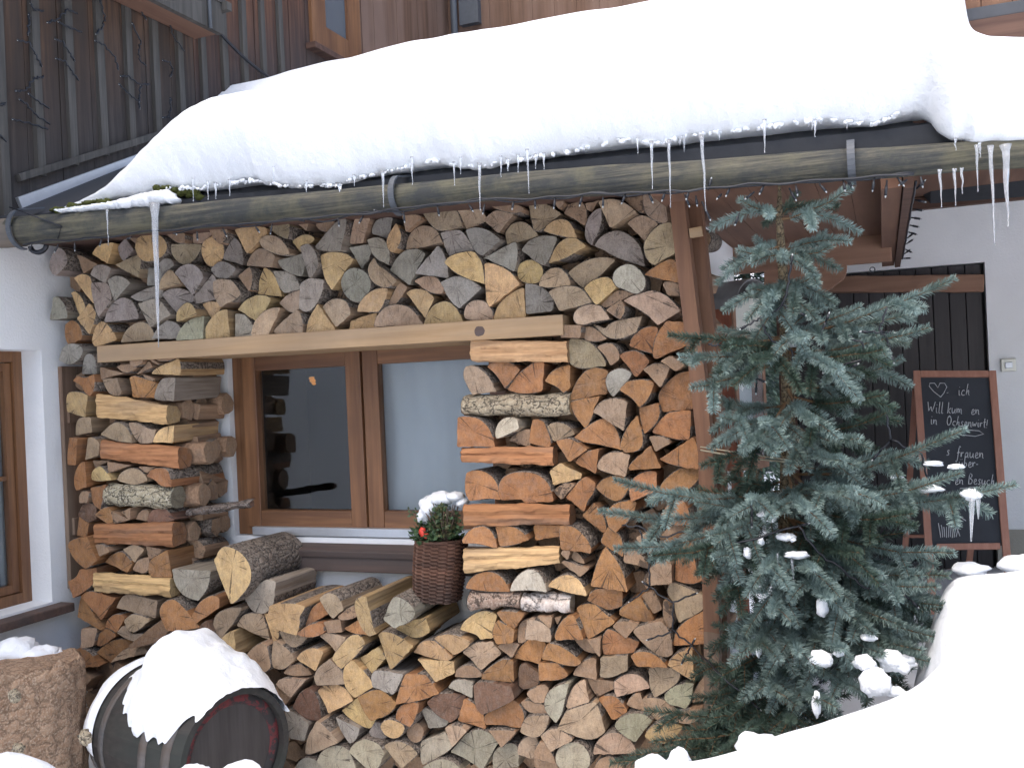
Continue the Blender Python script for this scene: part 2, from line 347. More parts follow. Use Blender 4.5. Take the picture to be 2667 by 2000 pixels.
LOGS = """
@130,500,4
g 60,660 100,590 160,620 190,700 185,760 100,870 50,820 40,740
y 410,640 480,550 660,535 570,740
g 655,570 740,480 845,600 740,710 690,660
y 810,470 880,430 930,460 930,600
y 945,600 960,500 1040,450 1140,450 1220,520 1230,610 1170,690 1060,725 980,690
t 1240,450 1430,440 1435,530 1350,535
t 1270,550 1540,545 1530,600 1470,700 1390,755 1300,710 1265,640
t 1450,420 1690,420 1640,470 1560,540 1450,530
y 1570,620 1600,520 1690,470 1760,530 1800,600 1790,700 1700,775 1610,740
t 1710,400 1870,400 1860,480 1800,550 1740,480
g 1785,640 1870,470 1930,530 1960,620 1970,750 1790,690
g 245,660 280,660 440,750 320,840
t 650,745 940,640 965,760 955,890 700,780
g 385,870 430,780 520,755 630,800 560,960
g 975,790 1150,800 1170,970 985,975
g 1130,760 1190,705 1280,705 1310,770 1190,885 1150,850
t 1185,1025 1190,930 1260,830 1320,825 1420,960
g 1350,860 1420,785 1520,760 1590,810 1620,890 1500,1070
g 1680,800 1740,740 1840,735 1930,780 1965,810 1870,920 1760,905
y 220,900 300,860 380,870 415,930 440,1110 400,1150
g 415,960 480,950 560,960 590,1020 610,1130 520,1290 480,1200
g 580,920 660,875 740,890 800,950 630,1130
g 860,1090 960,1030 1100,980 1170,1010 1165,1100 960,1150
g 1170,1080 1240,1020 1340,1010 1430,1050 1480,1130 1330,1260 1270,1230
g 1490,1100 1680,865 1740,960 1735,1100 1510,1160
t 1720,1060 1740,950 1830,905 1930,940 2000,1040 1990,1090 1800,1190
g 65,1330 80,1110 130,1105 200,1200 220,1310
y 180,1055 240,1040 310,1110 345,1190 330,1250 280,1290
y 285,1310 400,1155 460,1230 475,1340 430,1490
g 545,1345 570,1230 640,1140 720,1100 800,1140 850,1230 860,1310
g 940,1160 1140,1110 1220,1170 1280,1280 1040,1400 980,1260
y 1350,1290 1370,1200 1450,1150 1520,1170 1590,1290 1365,1350
y 1560,1165 1650,1140 1755,1165 1720,1260 1655,1330
o 120,1500 130,1390 210,1340 290,1380 325,1460 310,1550 180,1600 145,1560
y 415,1560 430,1420 520,1350 580,1400 640,1530 580,1560 440,1600
t 725,1560 750,1450 840,1370 930,1355 1010,1420 1055,1530
g 1085,1525 1120,1420 1200,1345 1290,1370 1360,1480 1340,1525
n 1375,1540 1400,1430 1480,1330 1610,1295 1620,1525
y 1635,1520 1640,1390 1740,1260 1840,1235 1865,1505
n 1900,1275 1990,1285 2080,1370 2120,1500 1910,1505
@600,500,4
y 80,400 240,365 380,380 400,450 200,640
t 380,340 620,330 635,400 620,490 480,440
t 670,320 820,280 770,400
t 870,290 1000,275 1090,330 1030,410 930,400 865,350
g 905,560 1130,310 1230,300 1250,420 1210,630 980,615
t 1300,285 1450,285 1370,520 1225,530 1250,440
g 1450,370 1500,280 1660,270 1620,475 1450,425
y 1640,490 1730,340 1790,440 1790,540 1720,630 1660,590
g 1800,250 1960,240 1990,290 1830,420
t 1795,590 1810,470 1890,370 2000,345 2120,390 2200,540
t 350,510 430,465 520,480 600,560 640,650 510,660 400,620
y 615,500 720,445 820,450 870,500 700,620
t 170,740 210,650 290,595 400,610 480,690 450,800 180,780
g 480,710 760,620 720,870 600,840 520,780
g 760,590 850,560 920,640 940,760 860,890 830,870
g 1215,580 1440,550 1430,650 1330,800
g 1430,510 1540,475 1620,530 1655,640 1650,760 1500,680
y 950,670 1060,625 1180,640 1280,710 1060,1010 980,880
g 100,880 210,790 240,860 245,960 220,1030
y 235,1060 260,920 330,790 420,850 460,950 490,1080
g 430,830 560,830 640,880 700,1000 540,1040 480,960
g 1150,960 1190,860 1290,800 1390,820 1460,900 1465,1000 1400,1100 1310,1140 1200,1090
t 1465,800 1520,700 1560,780 1640,830 1750,930 1680,1000 1560,970 1490,900
g 1650,800 1700,700 1800,610 1930,600 2030,670 1880,970
g 1620,1170 1740,940 1820,1000 1700,1170
y 40,1220 110,1130 230,1080 340,1080 390,1130 280,1360
t 470,1160 560,1060 720,1010 710,1200 600,1260
g 680,1180 720,960 840,900 965,920 940,1080 840,1220 760,1235
y 1370,1250 1390,1150 1480,1050 1590,1010 1655,1030 1600,1210 1550,1250
y 1815,1050 1900,1010 2010,1030 2095,1110 2000,1310
t 275,1480 290,1350 370,1250 460,1215 530,1225 440,1500
t 450,1440 690,1230 760,1310 770,1470 500,1475
y 820,1470 830,1330 910,1175 1020,1310 1110,1430 970,1470
t 950,1200 1030,1130 1140,1120 1220,1160 1250,1270 1100,1400 1040,1330
y 1220,1440 1240,1340 1490,1260 1500,1410
t 1530,1400 1545,1290 1620,1190 1740,1170 1860,1220 1960,1370
@1000,480,4
t 420,300 600,240 770,280 830,460 600,500 490,400
t 770,270 990,235 1060,370 850,470
t 1080,380 1180,290 1370,320 1300,420 1220,520
t 1150,240 1400,220 1480,270 1400,320 1250,290
t 1500,210 1650,190 1830,310 1620,480 1560,460
g 590,520 700,485 800,495 880,560 960,690 720,745 650,720
g 880,490 980,465 1100,490 1240,590 1040,740 960,700
t 1240,520 1290,410 1410,385 1500,430 1590,540 1260,630
y 1690,490 1750,410 1850,370 1940,400 2010,560 1830,535
g 335,940 560,650 640,770 665,980
y 680,825 760,740 880,710 980,730 1040,830 1030,1040 830,970
g 1020,770 1370,605 1400,740 1360,920 1050,790
g 1445,690 1520,590 1650,545 1750,550 1810,580 1720,810 1640,830
y 1730,780 1790,650 1900,570 2010,580 2110,660 1900,770 1740,810
t 290,1005 420,955 530,960 610,1080 590,1130 450,1120
g 610,1030 720,970 850,975 990,1080 790,1280 700,1200
y 1045,840 1180,840 1300,900 1420,1050 1110,1270 1060,1200
y 1380,910 1410,830 1490,790 1570,810 1620,880 1610,970 1540,1030 1460,1020 1400,980
t 1620,1050 1650,950 1740,880 1830,880 1910,950 1950,1060 1770,1080
y 405,1450 430,1340 520,1250 640,1220 740,1300 800,1430 600,1440
t 850,1360 880,1260 960,1215 1060,1230 1120,1330 1110,1405 880,1410
y 1125,1390 1190,1230 1310,1130 1450,1085 1470,1370
g 1470,1035 1590,1045 1700,1130 1740,1230 1720,1310 1475,1340
t 1750,1130 1850,1075 1980,1065 2100,1120 2165,1210 2130,1250 1850,1320 1810,1220
@1400,480,4
t 190,200 250,170 310,200 250,270
t 275,300 320,210 440,185 490,250 500,360 480,420 380,350
t 490,200 630,160 560,270 500,260
t 670,200 800,170 950,220 1055,300 780,460
t 900,150 1100,120 1110,290 1000,260
t 1120,130 1340,110 1350,390 1270,405 1160,340 1110,230
g 490,540 520,380 600,290 670,270 660,440 560,620
t 930,400 1010,330 1110,325 1200,370 1240,420 1120,590
g 610,640 680,540 820,485 940,530 1040,640 1070,830 850,760
t 1125,640 1180,520 1290,430 1380,420 1420,600 1420,720 1230,840 1150,760
t 320,920 420,830 560,770 680,760 770,790 500,1060 430,1050
w 800,990 820,900 920,840 1020,860 1100,950 1100,1070 1020,1145 900,1080 830,1060
o 1110,940 1200,860 1320,790 1420,800 1480,940 1470,1050 1300,1010 1180,980
o 1300,1040 1380,990 1480,1060 1490,1150 1350,1150
y 500,1100 560,1020 700,970 780,1010 830,1080 650,1250 580,1220
t 650,1250 720,1160 860,1090 1000,1140 720,1290
t 900,1210 1010,1150 1170,1105 1320,1160 1420,1260 1460,1310 1240,1450 1140,1340
t 395,1390 430,1310 540,1255 650,1280 730,1400 560,1430 450,1490
o 720,1310 880,1210 920,1310 860,1400
t 550,1440 690,1500 760,1430 880,1410 1060,1380 1000,1540 860,1600 700,1590
o 260,1595 275,1450 465,1460 470,1600
t 470,1620 480,1490 580,1490 710,1600 560,1640
@1190,850,4
Xy 155,140 1160,150 1165,380 160,360
Ky 70,720 1160,690 1200,925 60,935
Xo 75,1260 1030,1255 1000,1445 55,1415
t 1160,170 1200,140 1330,150 1420,220 1500,340 1510,410 1280,435 1180,380
t 1450,220 1510,190 1600,180 1680,260 1690,330 1590,400 1540,300
o 1800,200 1830,100 1950,10 2070,20 2050,270 1980,260
o 1690,320 1770,270 1880,260 1990,370 1850,540
o 1945,450 2060,390 2180,400 2210,440 2130,630
t 85,520 110,430 200,420 320,520 390,670 170,700 140,640
o 320,420 400,370 510,365 640,450 500,630 420,500
o 520,650 640,500 780,400 900,375 870,660 720,700 610,680
o 920,570 1000,460 1160,410 1170,630 1100,680 1040,620
o 1180,740 1230,600 1310,480 1420,440 1540,480 1540,700 1250,770
g 1555,570 1590,490 1700,440 1820,490 1740,610 1630,730 1580,660
o 1715,660 1800,580 1950,560 2050,600 1990,760 1910,830 1850,740
o 1160,830 1240,760 1510,710 1400,960 1330,1060
t 1430,900 1520,790 1650,750 1780,790 1740,1085
o 1900,850 2090,800 2110,900 2080,1000 1950,1115
o 65,950 180,945 280,980 360,1080 390,1245 240,1230 40,1240
w 415,1100 450,1000 540,950 640,970 660,1060 560,1110 430,1160
o 530,1190 620,1100 760,1080 755,1260
o 755,1200 800,980 900,990 980,1150 970,1255
t 940,1050 1020,1000 1140,1030 1210,1130 1000,1200
o 1220,1150 1330,1060 1530,960 1650,1080 1700,1280 1480,1220 1330,1200
o 1065,1190 1210,1165 1370,1280 1190,1405
o 1720,1230 1760,1090 1890,930 1960,1170 1910,1280 1770,1300
o 1235,1420 1330,1320 1500,1275 1450,1530
t 1475,1440 1540,1350 1640,1310 1800,1340 1750,1555 1500,1490
o 1810,1440 2030,1240 2130,1470 1820,1490
y 980,1510 1080,1430 1270,1540 1260,1590 1010,1650
@1450,850,4
o 1020,280 1040,130 1150,-40 1310,-30 1380,180 1060,325
o 1090,370 1200,310 1340,400 1240,470
o 1055,750 1080,640 1180,540 1290,490 1390,490 1400,860 1100,890
o 1000,1110 1040,1020 1140,920 1280,880 1380,880 1370,1170 1180,1160
o 965,1150 1120,1150 1190,1210 1030,1300
o 1070,1370 1410,1150 1470,1260 1480,1480 1230,1440
@1190,1230,4
Xo 90,330 1190,330 1185,545 80,555
Xy 90,790 1080,770 1080,945 85,1050
Kt 130,1240 670,1245 670,1430 120,1430
Kw 680,1260 1200,1270 1180,1475 680,1450
o 75,200 90,20 200,-10 320,30 400,130 430,280 320,260 120,290
o 455,200 480,90 570,20 720,0 860,30 960,130 990,290 700,310 680,270 480,280
t 1000,190 1120,120 1230,130 1090,285
o 1130,280 1240,130 1330,60 1420,120 1410,210 1340,290 1300,425
o 1440,170 1500,90 1620,45 1740,60 1810,120 1760,220 1660,300 1560,270
o 1800,130 1840,60 1960,0 2060,10 2060,200 1980,220 1830,290
o 100,680 170,590 280,560 370,620 420,780 240,720 110,720
o 420,555 560,550 680,610 760,690 600,740 470,755
o 800,545 1070,545 1065,665 810,710
o 1090,560 1180,550 1290,610 1390,730 1400,830 1110,790
o 1300,460 1420,330 1500,430 1540,580 1500,630
o 1555,400 1700,310 1850,320 1800,480 1650,620 1590,550
o 1495,720 1580,570 1680,640 1720,780 1720,900 1520,770
t 1720,800 1830,810 1920,880 1985,1000 1730,940
o 1105,840 1120,800 1195,820 1170,905
o 1180,890 1210,830 1280,870 1330,965 1250,950
t 1100,940 1140,910 1250,960 1380,990 1280,1080
o 1410,1180 1470,940 1540,800 1700,1000 1770,1240 1600,1210
o 105,1200 150,1110 250,1045 380,1040 480,1110 550,1250 240,1220
w 580,1220 620,1110 720,1020 820,1010 900,1080 950,1225 780,1200
y 970,1180 1060,1090 1180,1060 1290,1120 1360,1270 1180,1240
o 1365,1330 1420,1230 1560,1210 1700,1240 1690,1400 1570,1440 1480,1390
@1450,1230,4
o 1075,200 1110,110 1200,20 1320,-50 1480,-10 1440,120 1250,230
o 1090,450 1200,310 1330,300 1390,420 1380,530 1200,540
o 820,690 950,630 1000,750 970,850
o 1110,760 1140,690 1390,600 1400,780 1250,820
o 1100,650 1200,560 1330,570 1380,600 1130,680
t 970,1060 1000,980 1090,930 1200,950 1200,1160 1080,1160 980,1170
t 895,1150 920,1070 970,1020 960,1180 920,1220
o 1240,860 1420,880 1430,1020 1520,1110 1400,1170 1230,1130
@1300,1540,4
o 795,190 900,140 990,150 1080,230 1195,310 925,490
o 600,440 680,280 790,240 910,470 720,470 620,500
o 1265,240 1280,170 1480,60 1600,270 1570,320 1400,300
o 1490,50 1610,0 1680,190 1590,240
y 1200,350 1290,290 1480,320 1340,475
t 1430,400 1480,330 1700,290 1790,400 1810,630 1720,670 1600,600
t 1720,100 1790,90 1810,330 1760,385 1715,260
t 1740,40 1790,-80 1990,0 2140,70 2120,190 1840,340 1820,120
o 1815,560 1850,410 1960,310 2110,230 2130,540 1960,550
o 0,210 150,190 290,220 180,370 70,320
o 0,300 80,340 180,390 170,510 0,530 -60,420
o 180,400 210,330 300,300 260,530 190,530
t 310,440 330,280 440,300 540,380 540,520 320,480
o 410,250 570,250 555,375
o 570,280 650,260 600,350
b 750,490 930,500 1030,650 900,640 830,590
o 930,490 1080,450 1070,660 1030,650
@1450,1640,4.096
o 490,100 540,10 580,0 850,140 790,250 510,255
o 805,260 870,220 1000,220 1120,280 1190,370 870,375
y 1205,360 1250,280 1330,220 1450,200 1470,510 1370,470
t 610,620 620,560 700,500 800,490 900,540 960,640 640,710
t 975,440 1100,400 1300,440 1290,570 1050,730 1000,640
n 1150,750 1180,650 1280,590 1470,570 1440,720 1370,830 1290,800 1200,800
o 745,800 800,720 880,690 960,850 900,870
t 910,750 1020,730 1150,760 1260,880 1050,970 980,880
n 645,1000 690,930 800,885 920,890 1005,960 850,1160 720,1080
y 965,1110 1010,1030 1100,980 1230,980 1340,1030 1200,1190 1060,1180
t 1240,930 1330,850 1560,810 1530,920 1400,980
g 1440,700 1580,480 1580,750 1450,770
@1100,1640,4.096
t 805,180 880,140 1030,160 960,300
o 970,320 1000,220 1090,130 1180,115 1330,170 1290,290 1250,380
o 1300,280 1380,125 1480,160 1600,240 1690,330 1620,380
o 650,510 680,430 850,320 960,325 960,555
o 1250,350 1450,350 1550,470 1480,520 1245,535
o 1610,480 1660,390 1740,330 1840,320 1850,525 1760,500
t 1920,290 2180,280 2170,440 1990,510 1905,490
b 1000,620 1010,420 1080,380 1240,490 1200,610 1040,655
g 270,620 350,530 530,560 520,725
b 575,590 650,540 960,580 1000,700 900,770 650,880 600,850
o 370,960 440,740 570,780 650,870 660,1070
o 660,930 770,850 960,760 1040,850 1070,960 1030,1080 880,1010 690,1010
g 1120,680 1170,630 1280,590 1330,640 1290,770 1190,770
y 1040,790 1130,765 1280,790 1340,890 1160,905 1080,850
n 1330,800 1340,700 1400,620 1500,570 1580,560 1530,750 1510,850 1440,960 1370,880
t 1555,790 1580,680 1640,580 1730,540 1790,770 1590,830
g 1760,530 2030,570 2030,640 1860,725 1810,660
t 1480,1030 1570,850 1680,790 1860,770 1930,1080 1780,1180
o 1860,760 1990,710 2080,740 2180,870 2070,950 2010,955 1930,860
t 1050,1090 1080,980 1160,910 1360,900 1310,1080 1210,1150
t 1275,1110 1340,1060 1450,1040 1560,1080 1620,1150 1400,1270
w 735,1060 860,1020 1000,1080 860,1230
t 250,1040 380,1000 490,1060 330,1230
n 315,1300 460,1130 580,1080 690,1120 800,1200 640,1475 480,1360
n 750,1350 780,1280 860,1240 950,1250 1000,1330 1010,1475 760,1475
t 1000,1330 1030,1220 1100,1160 1190,1150 1210,1260 1150,1390 1060,1350
t 1200,1330 1240,1210 1300,1180 1370,1250 1430,1400 1280,1370
n 1180,1380 1400,1420 1430,1500 1180,1500
n 1450,1340 1480,1240 1580,1190 1700,1200 1790,1310 1790,1420 1700,1475 1550,1475 1470,1420
t 1850,1300 1870,1200 1960,1110 2080,1090 2212,1150 2280,1290
n 1840,1500 1880,1390 1990,1340 2090,1400 2130,1500
@130,900,4
g 90,150 130,40 200,-20 310,0 355,60 330,120 200,200
g 290,300 330,110 400,90 440,140 440,300
o 505,230 770,290 500,355
o 700,220 800,190 890,230 800,285 740,260
w 870,140 970,130 1000,170 930,215 880,210
y 870,310 1030,165 1065,220 980,270
y 1015,140 1060,130 1145,185 1140,200
y 1120,150 1270,110 1280,145 1150,165
y 1070,290 1110,220 1300,130 1330,200 1325,305
o 235,370 290,320 370,350 480,300 500,420 450,520 390,490 340,410
t 535,360 700,345 740,480 700,530 640,540 570,450
o 825,340 880,310 960,350 1090,400 1030,540 830,530
y 920,300 1040,340 1020,380 980,370
g 1060,540 1080,430 1150,350 1300,345 1290,570 1100,560
Xy 530,500 1250,620 1240,815 500,745
y 170,680 175,560 210,490 330,490 415,520 360,735
t 250,930 265,830 310,750 420,745 415,900
t 580,920 690,820 770,800 860,870 880,1000 720,980
t 870,810 940,810 1050,880 1110,870 1080,1000 960,1010 900,920
y 1090,920 1160,860 1250,840 1255,1010 1080,1000
o 190,1230 200,1110 235,965 330,975 290,1230
t 390,1180 430,965 500,960 560,1020 545,1130
Xo 575,980 1370,1060 1360,1285 540,1180
o 250,1450 270,1330 340,1230 410,1220 400,1460 270,1500
o 415,1200 600,1200 430,1280
y 410,1390 440,1310 530,1255 600,1290 670,1390 480,1410
o 605,1210 830,1250 620,1320
t 685,1400 720,1330 830,1280 930,1300 990,1400 850,1460
t 940,1260 1100,1260 1010,1325
o 1030,1360 1090,1290 1250,1270 1290,1330 1290,1460 1180,1465 1120,1390
Kn 590,1440 1290,1470 1275,1700 555,1670
t 300,1560 330,1520 400,1530 380,1640 310,1640
o 390,1490 500,1480 590,1450 540,1700 430,1640
@130,1270,4
b 270,290 300,200 360,170 430,210 430,330 360,360
o 485,280 570,205 640,230 650,350 600,370
o 660,240 830,330 680,365
o 750,250 850,210 850,330
o 870,330 900,270 960,230 1020,260 1000,350
b 990,350 1010,270 1090,225 1200,225 1290,320 1200,360 1000,365
Kb 1290,250 1960,150 1975,230 1290,330
o 235,500 255,310 370,375 350,510
Xo 490,375 1320,360 1290,610 485,575
o 225,600 280,530 480,490 550,720 380,835 260,720
t 510,590 590,580 670,650 560,700
o 560,780 640,700 760,665 850,790 790,880
t 740,650 880,590 980,650 870,790
g 1010,610 1190,650 1040,740
y 860,850 900,760 1000,735 1010,850 960,895
o 1060,850 1090,740 1180,690 1250,650 1260,930 1080,910
o 245,960 310,930 330,840 480,830 480,990 300,1120
Xy 475,880 1280,940 1275,1135 490,1080
g 1315,850 1640,880 1610,1050 1520,1170 1400,1120 1330,1000
o 1500,1340 1560,1200 1690,1120 1770,1150 1780,1240 1560,1390
o 260,1360 300,1170 340,1150 540,1460 520,1475
o 340,1130 430,1060 520,1090 680,1140 540,1360
t 700,1250 760,1130 850,1120 1100,1180 1080,1365 900,1300
o 585,1440 600,1370 690,1315 770,1360 700,1500
t 815,1370 870,1320 950,1310 1040,1380 880,1525
o 1200,1320 1215,1220 1270,1170 1370,1160 1420,1250 1560,1440 1400,1460 1260,1460
t 320,1480 480,1470 460,1640 330,1660
o 470,1640 490,1520 580,1470 640,1500 700,1570 560,1660
t 730,1500 810,1400 860,1520 1000,1510 1000,1570 880,1590 790,1550
b 890,1560 1090,1380 1210,1380 1250,1480 1130,1620 940,1650
@0,1400,2.765
o 565,800 650,795 730,915 580,925
o 690,830 790,730 960,760 780,910
t 840,880 900,800 1010,770 1050,830
o 580,945 670,1010 590,1110
@460,1360,4
Fy 480,380 550,260 630,250 760,310 850,440 850,600 700,770 650,790 540,540
g 680,800 780,710 900,610 1000,640 980,880 880,950 770,930
t 405,1050 430,960 540,900 680,890 640,1000 480,1220 420,1130
b 230,1100 290,1050 380,1010 440,1180 400,1260
t 620,1080 690,960 860,970 905,1240
y 860,970 980,970 1040,1070 1040,1190 965,1295
y 475,1270 500,1180 610,1130 640,1390 560,1370
t 700,1430 880,1250 960,1260 990,1500 900,1560 800,1510
y 985,1040 1030,860 1210,830 1370,870 1290,980 1305,1060 1265,1165 1015,1080
o 1300,1090 1390,900 1480,840 1560,960 1400,1050
t 1490,800 1580,735 1690,760 1760,890 1640,985 1570,920
o 1275,1150 1400,1060 1530,1050 1540,1140 1460,1180 1350,1180
y 1530,1040 1710,1010 1720,1140 1560,1150
y 1715,970 1800,890 1930,840 1945,960 1760,1010
o 1740,1110 1940,985 1985,1170 1850,1160
t 1050,1150 1320,1190 1280,1270 1190,1320 1110,1280
t 1000,1390 1040,1210 1150,1290 1210,1440 1100,1540 1000,1500
y 1255,1420 1310,1350 1430,1300 1540,1350 1450,1540
t 1100,1580 1150,1510 1260,1500 1350,1610 1200,1615
t 1470,1200 1560,1160 1740,1200 1720,1290 1640,1370 1580,1280
y 1640,1420 1660,1320 1760,1200 1880,1180 1940,1250 1920,1330 1740,1510 1660,1490
@850,1400,4
Fy 385,660 420,600 500,590 530,850 560,960 490,985 430,900 400,790
Fg 690,800 760,610 810,590 920,660 970,760 930,830 790,890
y 715,960 830,890 1000,850 1040,990 950,1050 860,1050
y 1410,950 1450,870 1560,790 1660,780 1760,830 1730,1040 1600,1050 1570,1000
y 550,1010 620,980 760,1000 930,1100 650,1380
y 895,1210 990,1090 1110,1080 1200,1130 1310,1230 1260,1270 1150,1270
y 1115,1060 1230,1010 1340,1005 1500,1060 1490,1120 1320,1215 1220,1130
y 950,1270 1310,1290 1320,1410 1130,1500
t 1420,1190 1520,1110 1700,1095 1790,1220 1590,1380 1510,1260
o 1340,1450 1370,1360 1480,1330 1580,1370 1600,1450 1500,1460
@680,1640,4.096
t 165,590 210,520 440,545 310,715
b 330,830 400,690 490,640 560,740 580,985 440,970
y 570,680 660,600 760,600 880,660 950,760 700,890 660,800
t 570,520 600,430 760,300 820,400 880,430 870,580 660,585 590,600
y 890,480 920,380 1010,320 1170,500 1190,600 1000,710 920,620
y 1030,320 1230,200 1310,320 1170,480 1080,410
y 825,890 1020,740 1100,850 1190,960 1160,1050 1060,1070 940,1010
o 1060,710 1250,630 1330,660 1450,770 1390,870 1210,940 1140,870
g 1175,490 1250,400 1540,440 1480,570 1430,665 1200,600
o 1490,760 1530,600 1580,460 1760,480 1890,680 1700,740
o 1465,900 1510,800 1650,750 1720,790 1690,900 1620,995 1490,950
y 1320,1010 1350,950 1430,930 1520,970 1550,1040 1510,1110 1430,1135 1360,1090
b 1530,1100 1570,1030 1650,1010 1710,1080 1690,1190 1630,1215 1560,1170
b 1790,770 1900,690 2160,720 2110,900 2010,985 1900,930
g 1700,870 1790,840 1990,970 1940,1040 1760,1070
t 440,1330 470,1160 600,970 680,1010 830,1190 640,1280 490,1350
g 790,920 840,970 1030,1060 1000,1170 940,1200 850,1080
g 1140,1080 1190,990 1280,1020 1350,1110 1280,1190 1180,1160
n 610,1400 650,1300 770,1240 900,1270 950,1340 1010,1500 700,1500
n 955,1300 1000,1220 1120,1160 1250,1180 1350,1270 1270,1450 1200,1475
t 1325,1240 1400,1190 1500,1175 1600,1230 1670,1310 1480,1475 1400,1350
n 1680,1210 1930,1110 2030,1240 1920,1350 1730,1450 1680,1340
n 1720,1500 1800,1400 1940,1370 2060,1410 2130,1500
g 330,1500 400,1400 480,1380 560,1410 620,1500
g 240,870 380,920 490,1000 450,1180 300,1150
b 120,680 160,600 300,720 200,830
"""
WALLY = .42
# ------------------------------------------------------------------ light
w = bpy.data.worlds.new('World'); SC.world = w; w.use_nodes = True
wn = w.node_tree.nodes; bg = wn['Background']; sky = wn.new('ShaderNodeTexSky'); sky.sky_type = 'NISHITA'; sky.sun_disc = False
SUN_EL, SUN_ROT = rad(62), rad(200)
sky.sun_elevation = SUN_EL; sky.sun_rotation = SUN_ROT; sky.air_density = 1.0; sky.dust_density = 4.0; sky.ozone_density = 1.0
w.node_tree.links.new(sky.outputs[0], bg.inputs[0]); bg.inputs[1].default_value = .15
sl = bpy.data.lights.new('sun', 'SUN'); sl.energy = .75; sl.angle = rad(60); sl.color = (1, .96, .9)
so = bpy.data.objects.new('sun', sl); COL.objects.link(so); so.location = (0, -6, 8)
sd = V((math.sin(SUN_ROT) * math.cos(SUN_EL), math.cos(SUN_ROT) * math.cos(SUN_EL), math.sin(SUN_EL)))
so.rotation_euler = sd.to_track_quat('Z', 'Y').to_euler()
vs = SC.view_settings; vs.view_transform = 'Standard'; vs.look = 'None'; vs.gamma = 1; vs.exposure = 1.34; vs.use_curve_mapping = False
SC.cycles.use_denoising = True
SC.cycles.max_bounces = 8; SC.cycles.transmission_bounces = 6; SC.cycles.diffuse_bounces = 4

XW = -4.06            # face of the wing wall on the left
# ------------------------------------------------------------------ ground
def gz(x, y):
    z = -.24 + .62 * sstep(-1.0, .3, x) * sstep(-.9, .6, y) 
    return z + .03 * mn.noise(V((x * 1.3, y * 1.3, 0)))
b = B(); n = 90
def gc(i): 
    t = (i / n - .5) * 2; return math.copysign(abs(t) ** 4, t)
b.grid([[V((gc(i) * 900 - .5, gc(j) * 900 - .5, gz(gc(i) * 900 - .5, gc(j) * 900 - .5))) for i in range(n + 1)] for j in range(n + 1)], 0, True)
tag(b.build('ground', ['snow']), kind='structure')

# ------------------------------------------------------------------ wing wall (left), faces +x
za = PX(110, 912, XW).z; zb = PX(118, 1572, XW).z; ye = PX(120, 1200, XW).y
zc = 2.5
b = B()
b.box((XW - .35, ye, -.5), (XW, 9, zc)); b.box((XW - .35, -9, -.5), (XW, -.72, zc))
b.box((XW - .35, -.72, -.5), (XW, ye, zb)); b.box((XW - .35, -.72, za), (XW, ye, zc))
wing = tag(b.build('house_wing', ['plaster'], None, (XW, 0, -.24)), 'left house wing, white plaster below and dark old boards above', 'building')
XB = XW + .03
b = B(); y = -9.0; k = 0
while y < 9.0:
    y2 = y + .2175
    for z0, z1 in ((zc, 7.0),): b.box((XW - .2, y, z0), (XB + R.uniform(-.004, .004), y2 - .004, z1), 0 if y < 1.2 else (1 if y < 3.1 else 2))
    y = y2
b.build('upper_cladding', ['clad', 'clad2', 'clad3'], wing, (XW, 0, zc))
for k in range(-24, 13):
    yb = -.246 + .2195 * k
    zr = max(2.70 + .45 * (yb + .22), 2.45) if yb > -.35 else 2.45
    if abs(yb) > 3.2: continue
    if k == 0: zr = 2.42
    b = B(); b.beam((XB + .013, yb, zr), (XB + .013, yb, 7), .028, .05, (0, 1, 0), 0, 8, .002)
    if -.9 < yb < 2.2: b.build('batten', ['batten'], wing, (XB, yb, zr))
b = B(); p, q = PX(40, 465, XB), PX(430, 345, XB); b.beam((XB + .018, p.y, p.z), (XB + .018, q.y + .9, q.z + .9 * (q.z - p.z) / (q.y - p.y)), .036, .035, (0, 0, 1), 0, 8, .002)
b.build('rail', ['batten'], wing, p)
p, q = PX(48, 545, XB), PX(350, 432, XB); sl_ = (q.z - p.z) / (q.y - p.y)
b = B(); b.beam((XB + .012, p.y, p.z + .015), (XB + .012, q.y + .8, q.z + .8 * sl_ + .015), .022, .085, (0, 0, 1))
b.build('flashing', ['metal'], wing, p)
# window of the wing
XR = XW - .14
b = B(); zs = PX(20, 1535, XR).z; zt = PX(20, 915, XR).z
def wall_rect(b, x, y0, y1, z0, z1, w, d, mi=0):
    b.box((x - d, y0, z0), (x, y0 + w, z1), mi); b.box((x - d, y1 - w, z0), (x, y1, z1), mi)
    b.box((x - d, y0 + w, z0), (x - .002, y1 - w, z0 + w), mi); b.box((x - d, y0 + w, z1 - w), (x - .002, y1 - w, z1), mi)
wn_ = empty('window', (XR, -.6, zb), 'brown framed window at the left edge, in the white wing wall', 'window')
wall_rect(b, XR, -.72, ye, zb, za, .055, .06); b.build('frame', ['frame'], wn_, (XR, -.6, zb))
b = B(); wall_rect(b, XR - .015, -.66, ye - .06, zb + .06, za - .06, .042, .04); b.box((XR - .05, -.6, (zb + za) / 2 - .012), (XR - .02, ye - .104, (zb + za) / 2 + .012)); b.build('sash', ['frame'], wn_, (XR, -.6, zb))
b = B(); b.box((XR - .045, -.6, zb + .1), (XR - .039, ye - .1, za - .1)); b.build('pane', ['glass'], wn_, (XR, -.6, zb))
b = B(); b.box((XR - .2, -.72, zb - .05), (XR - .1, ye + .1, za + .05)); b.build('curtain', ['curtain'], wn_, (XR, -.6, zb))
p = PX(152, 1568, XW + .05)
b = B(); b.beam((XW - .03, -.77, zb - .035), (XW - .03, ye + .06, zb - .035), .24, .045, (0, 0, 1)); b.build('sill', ['sill'], wn_, (XR, -.6, zb), .006)
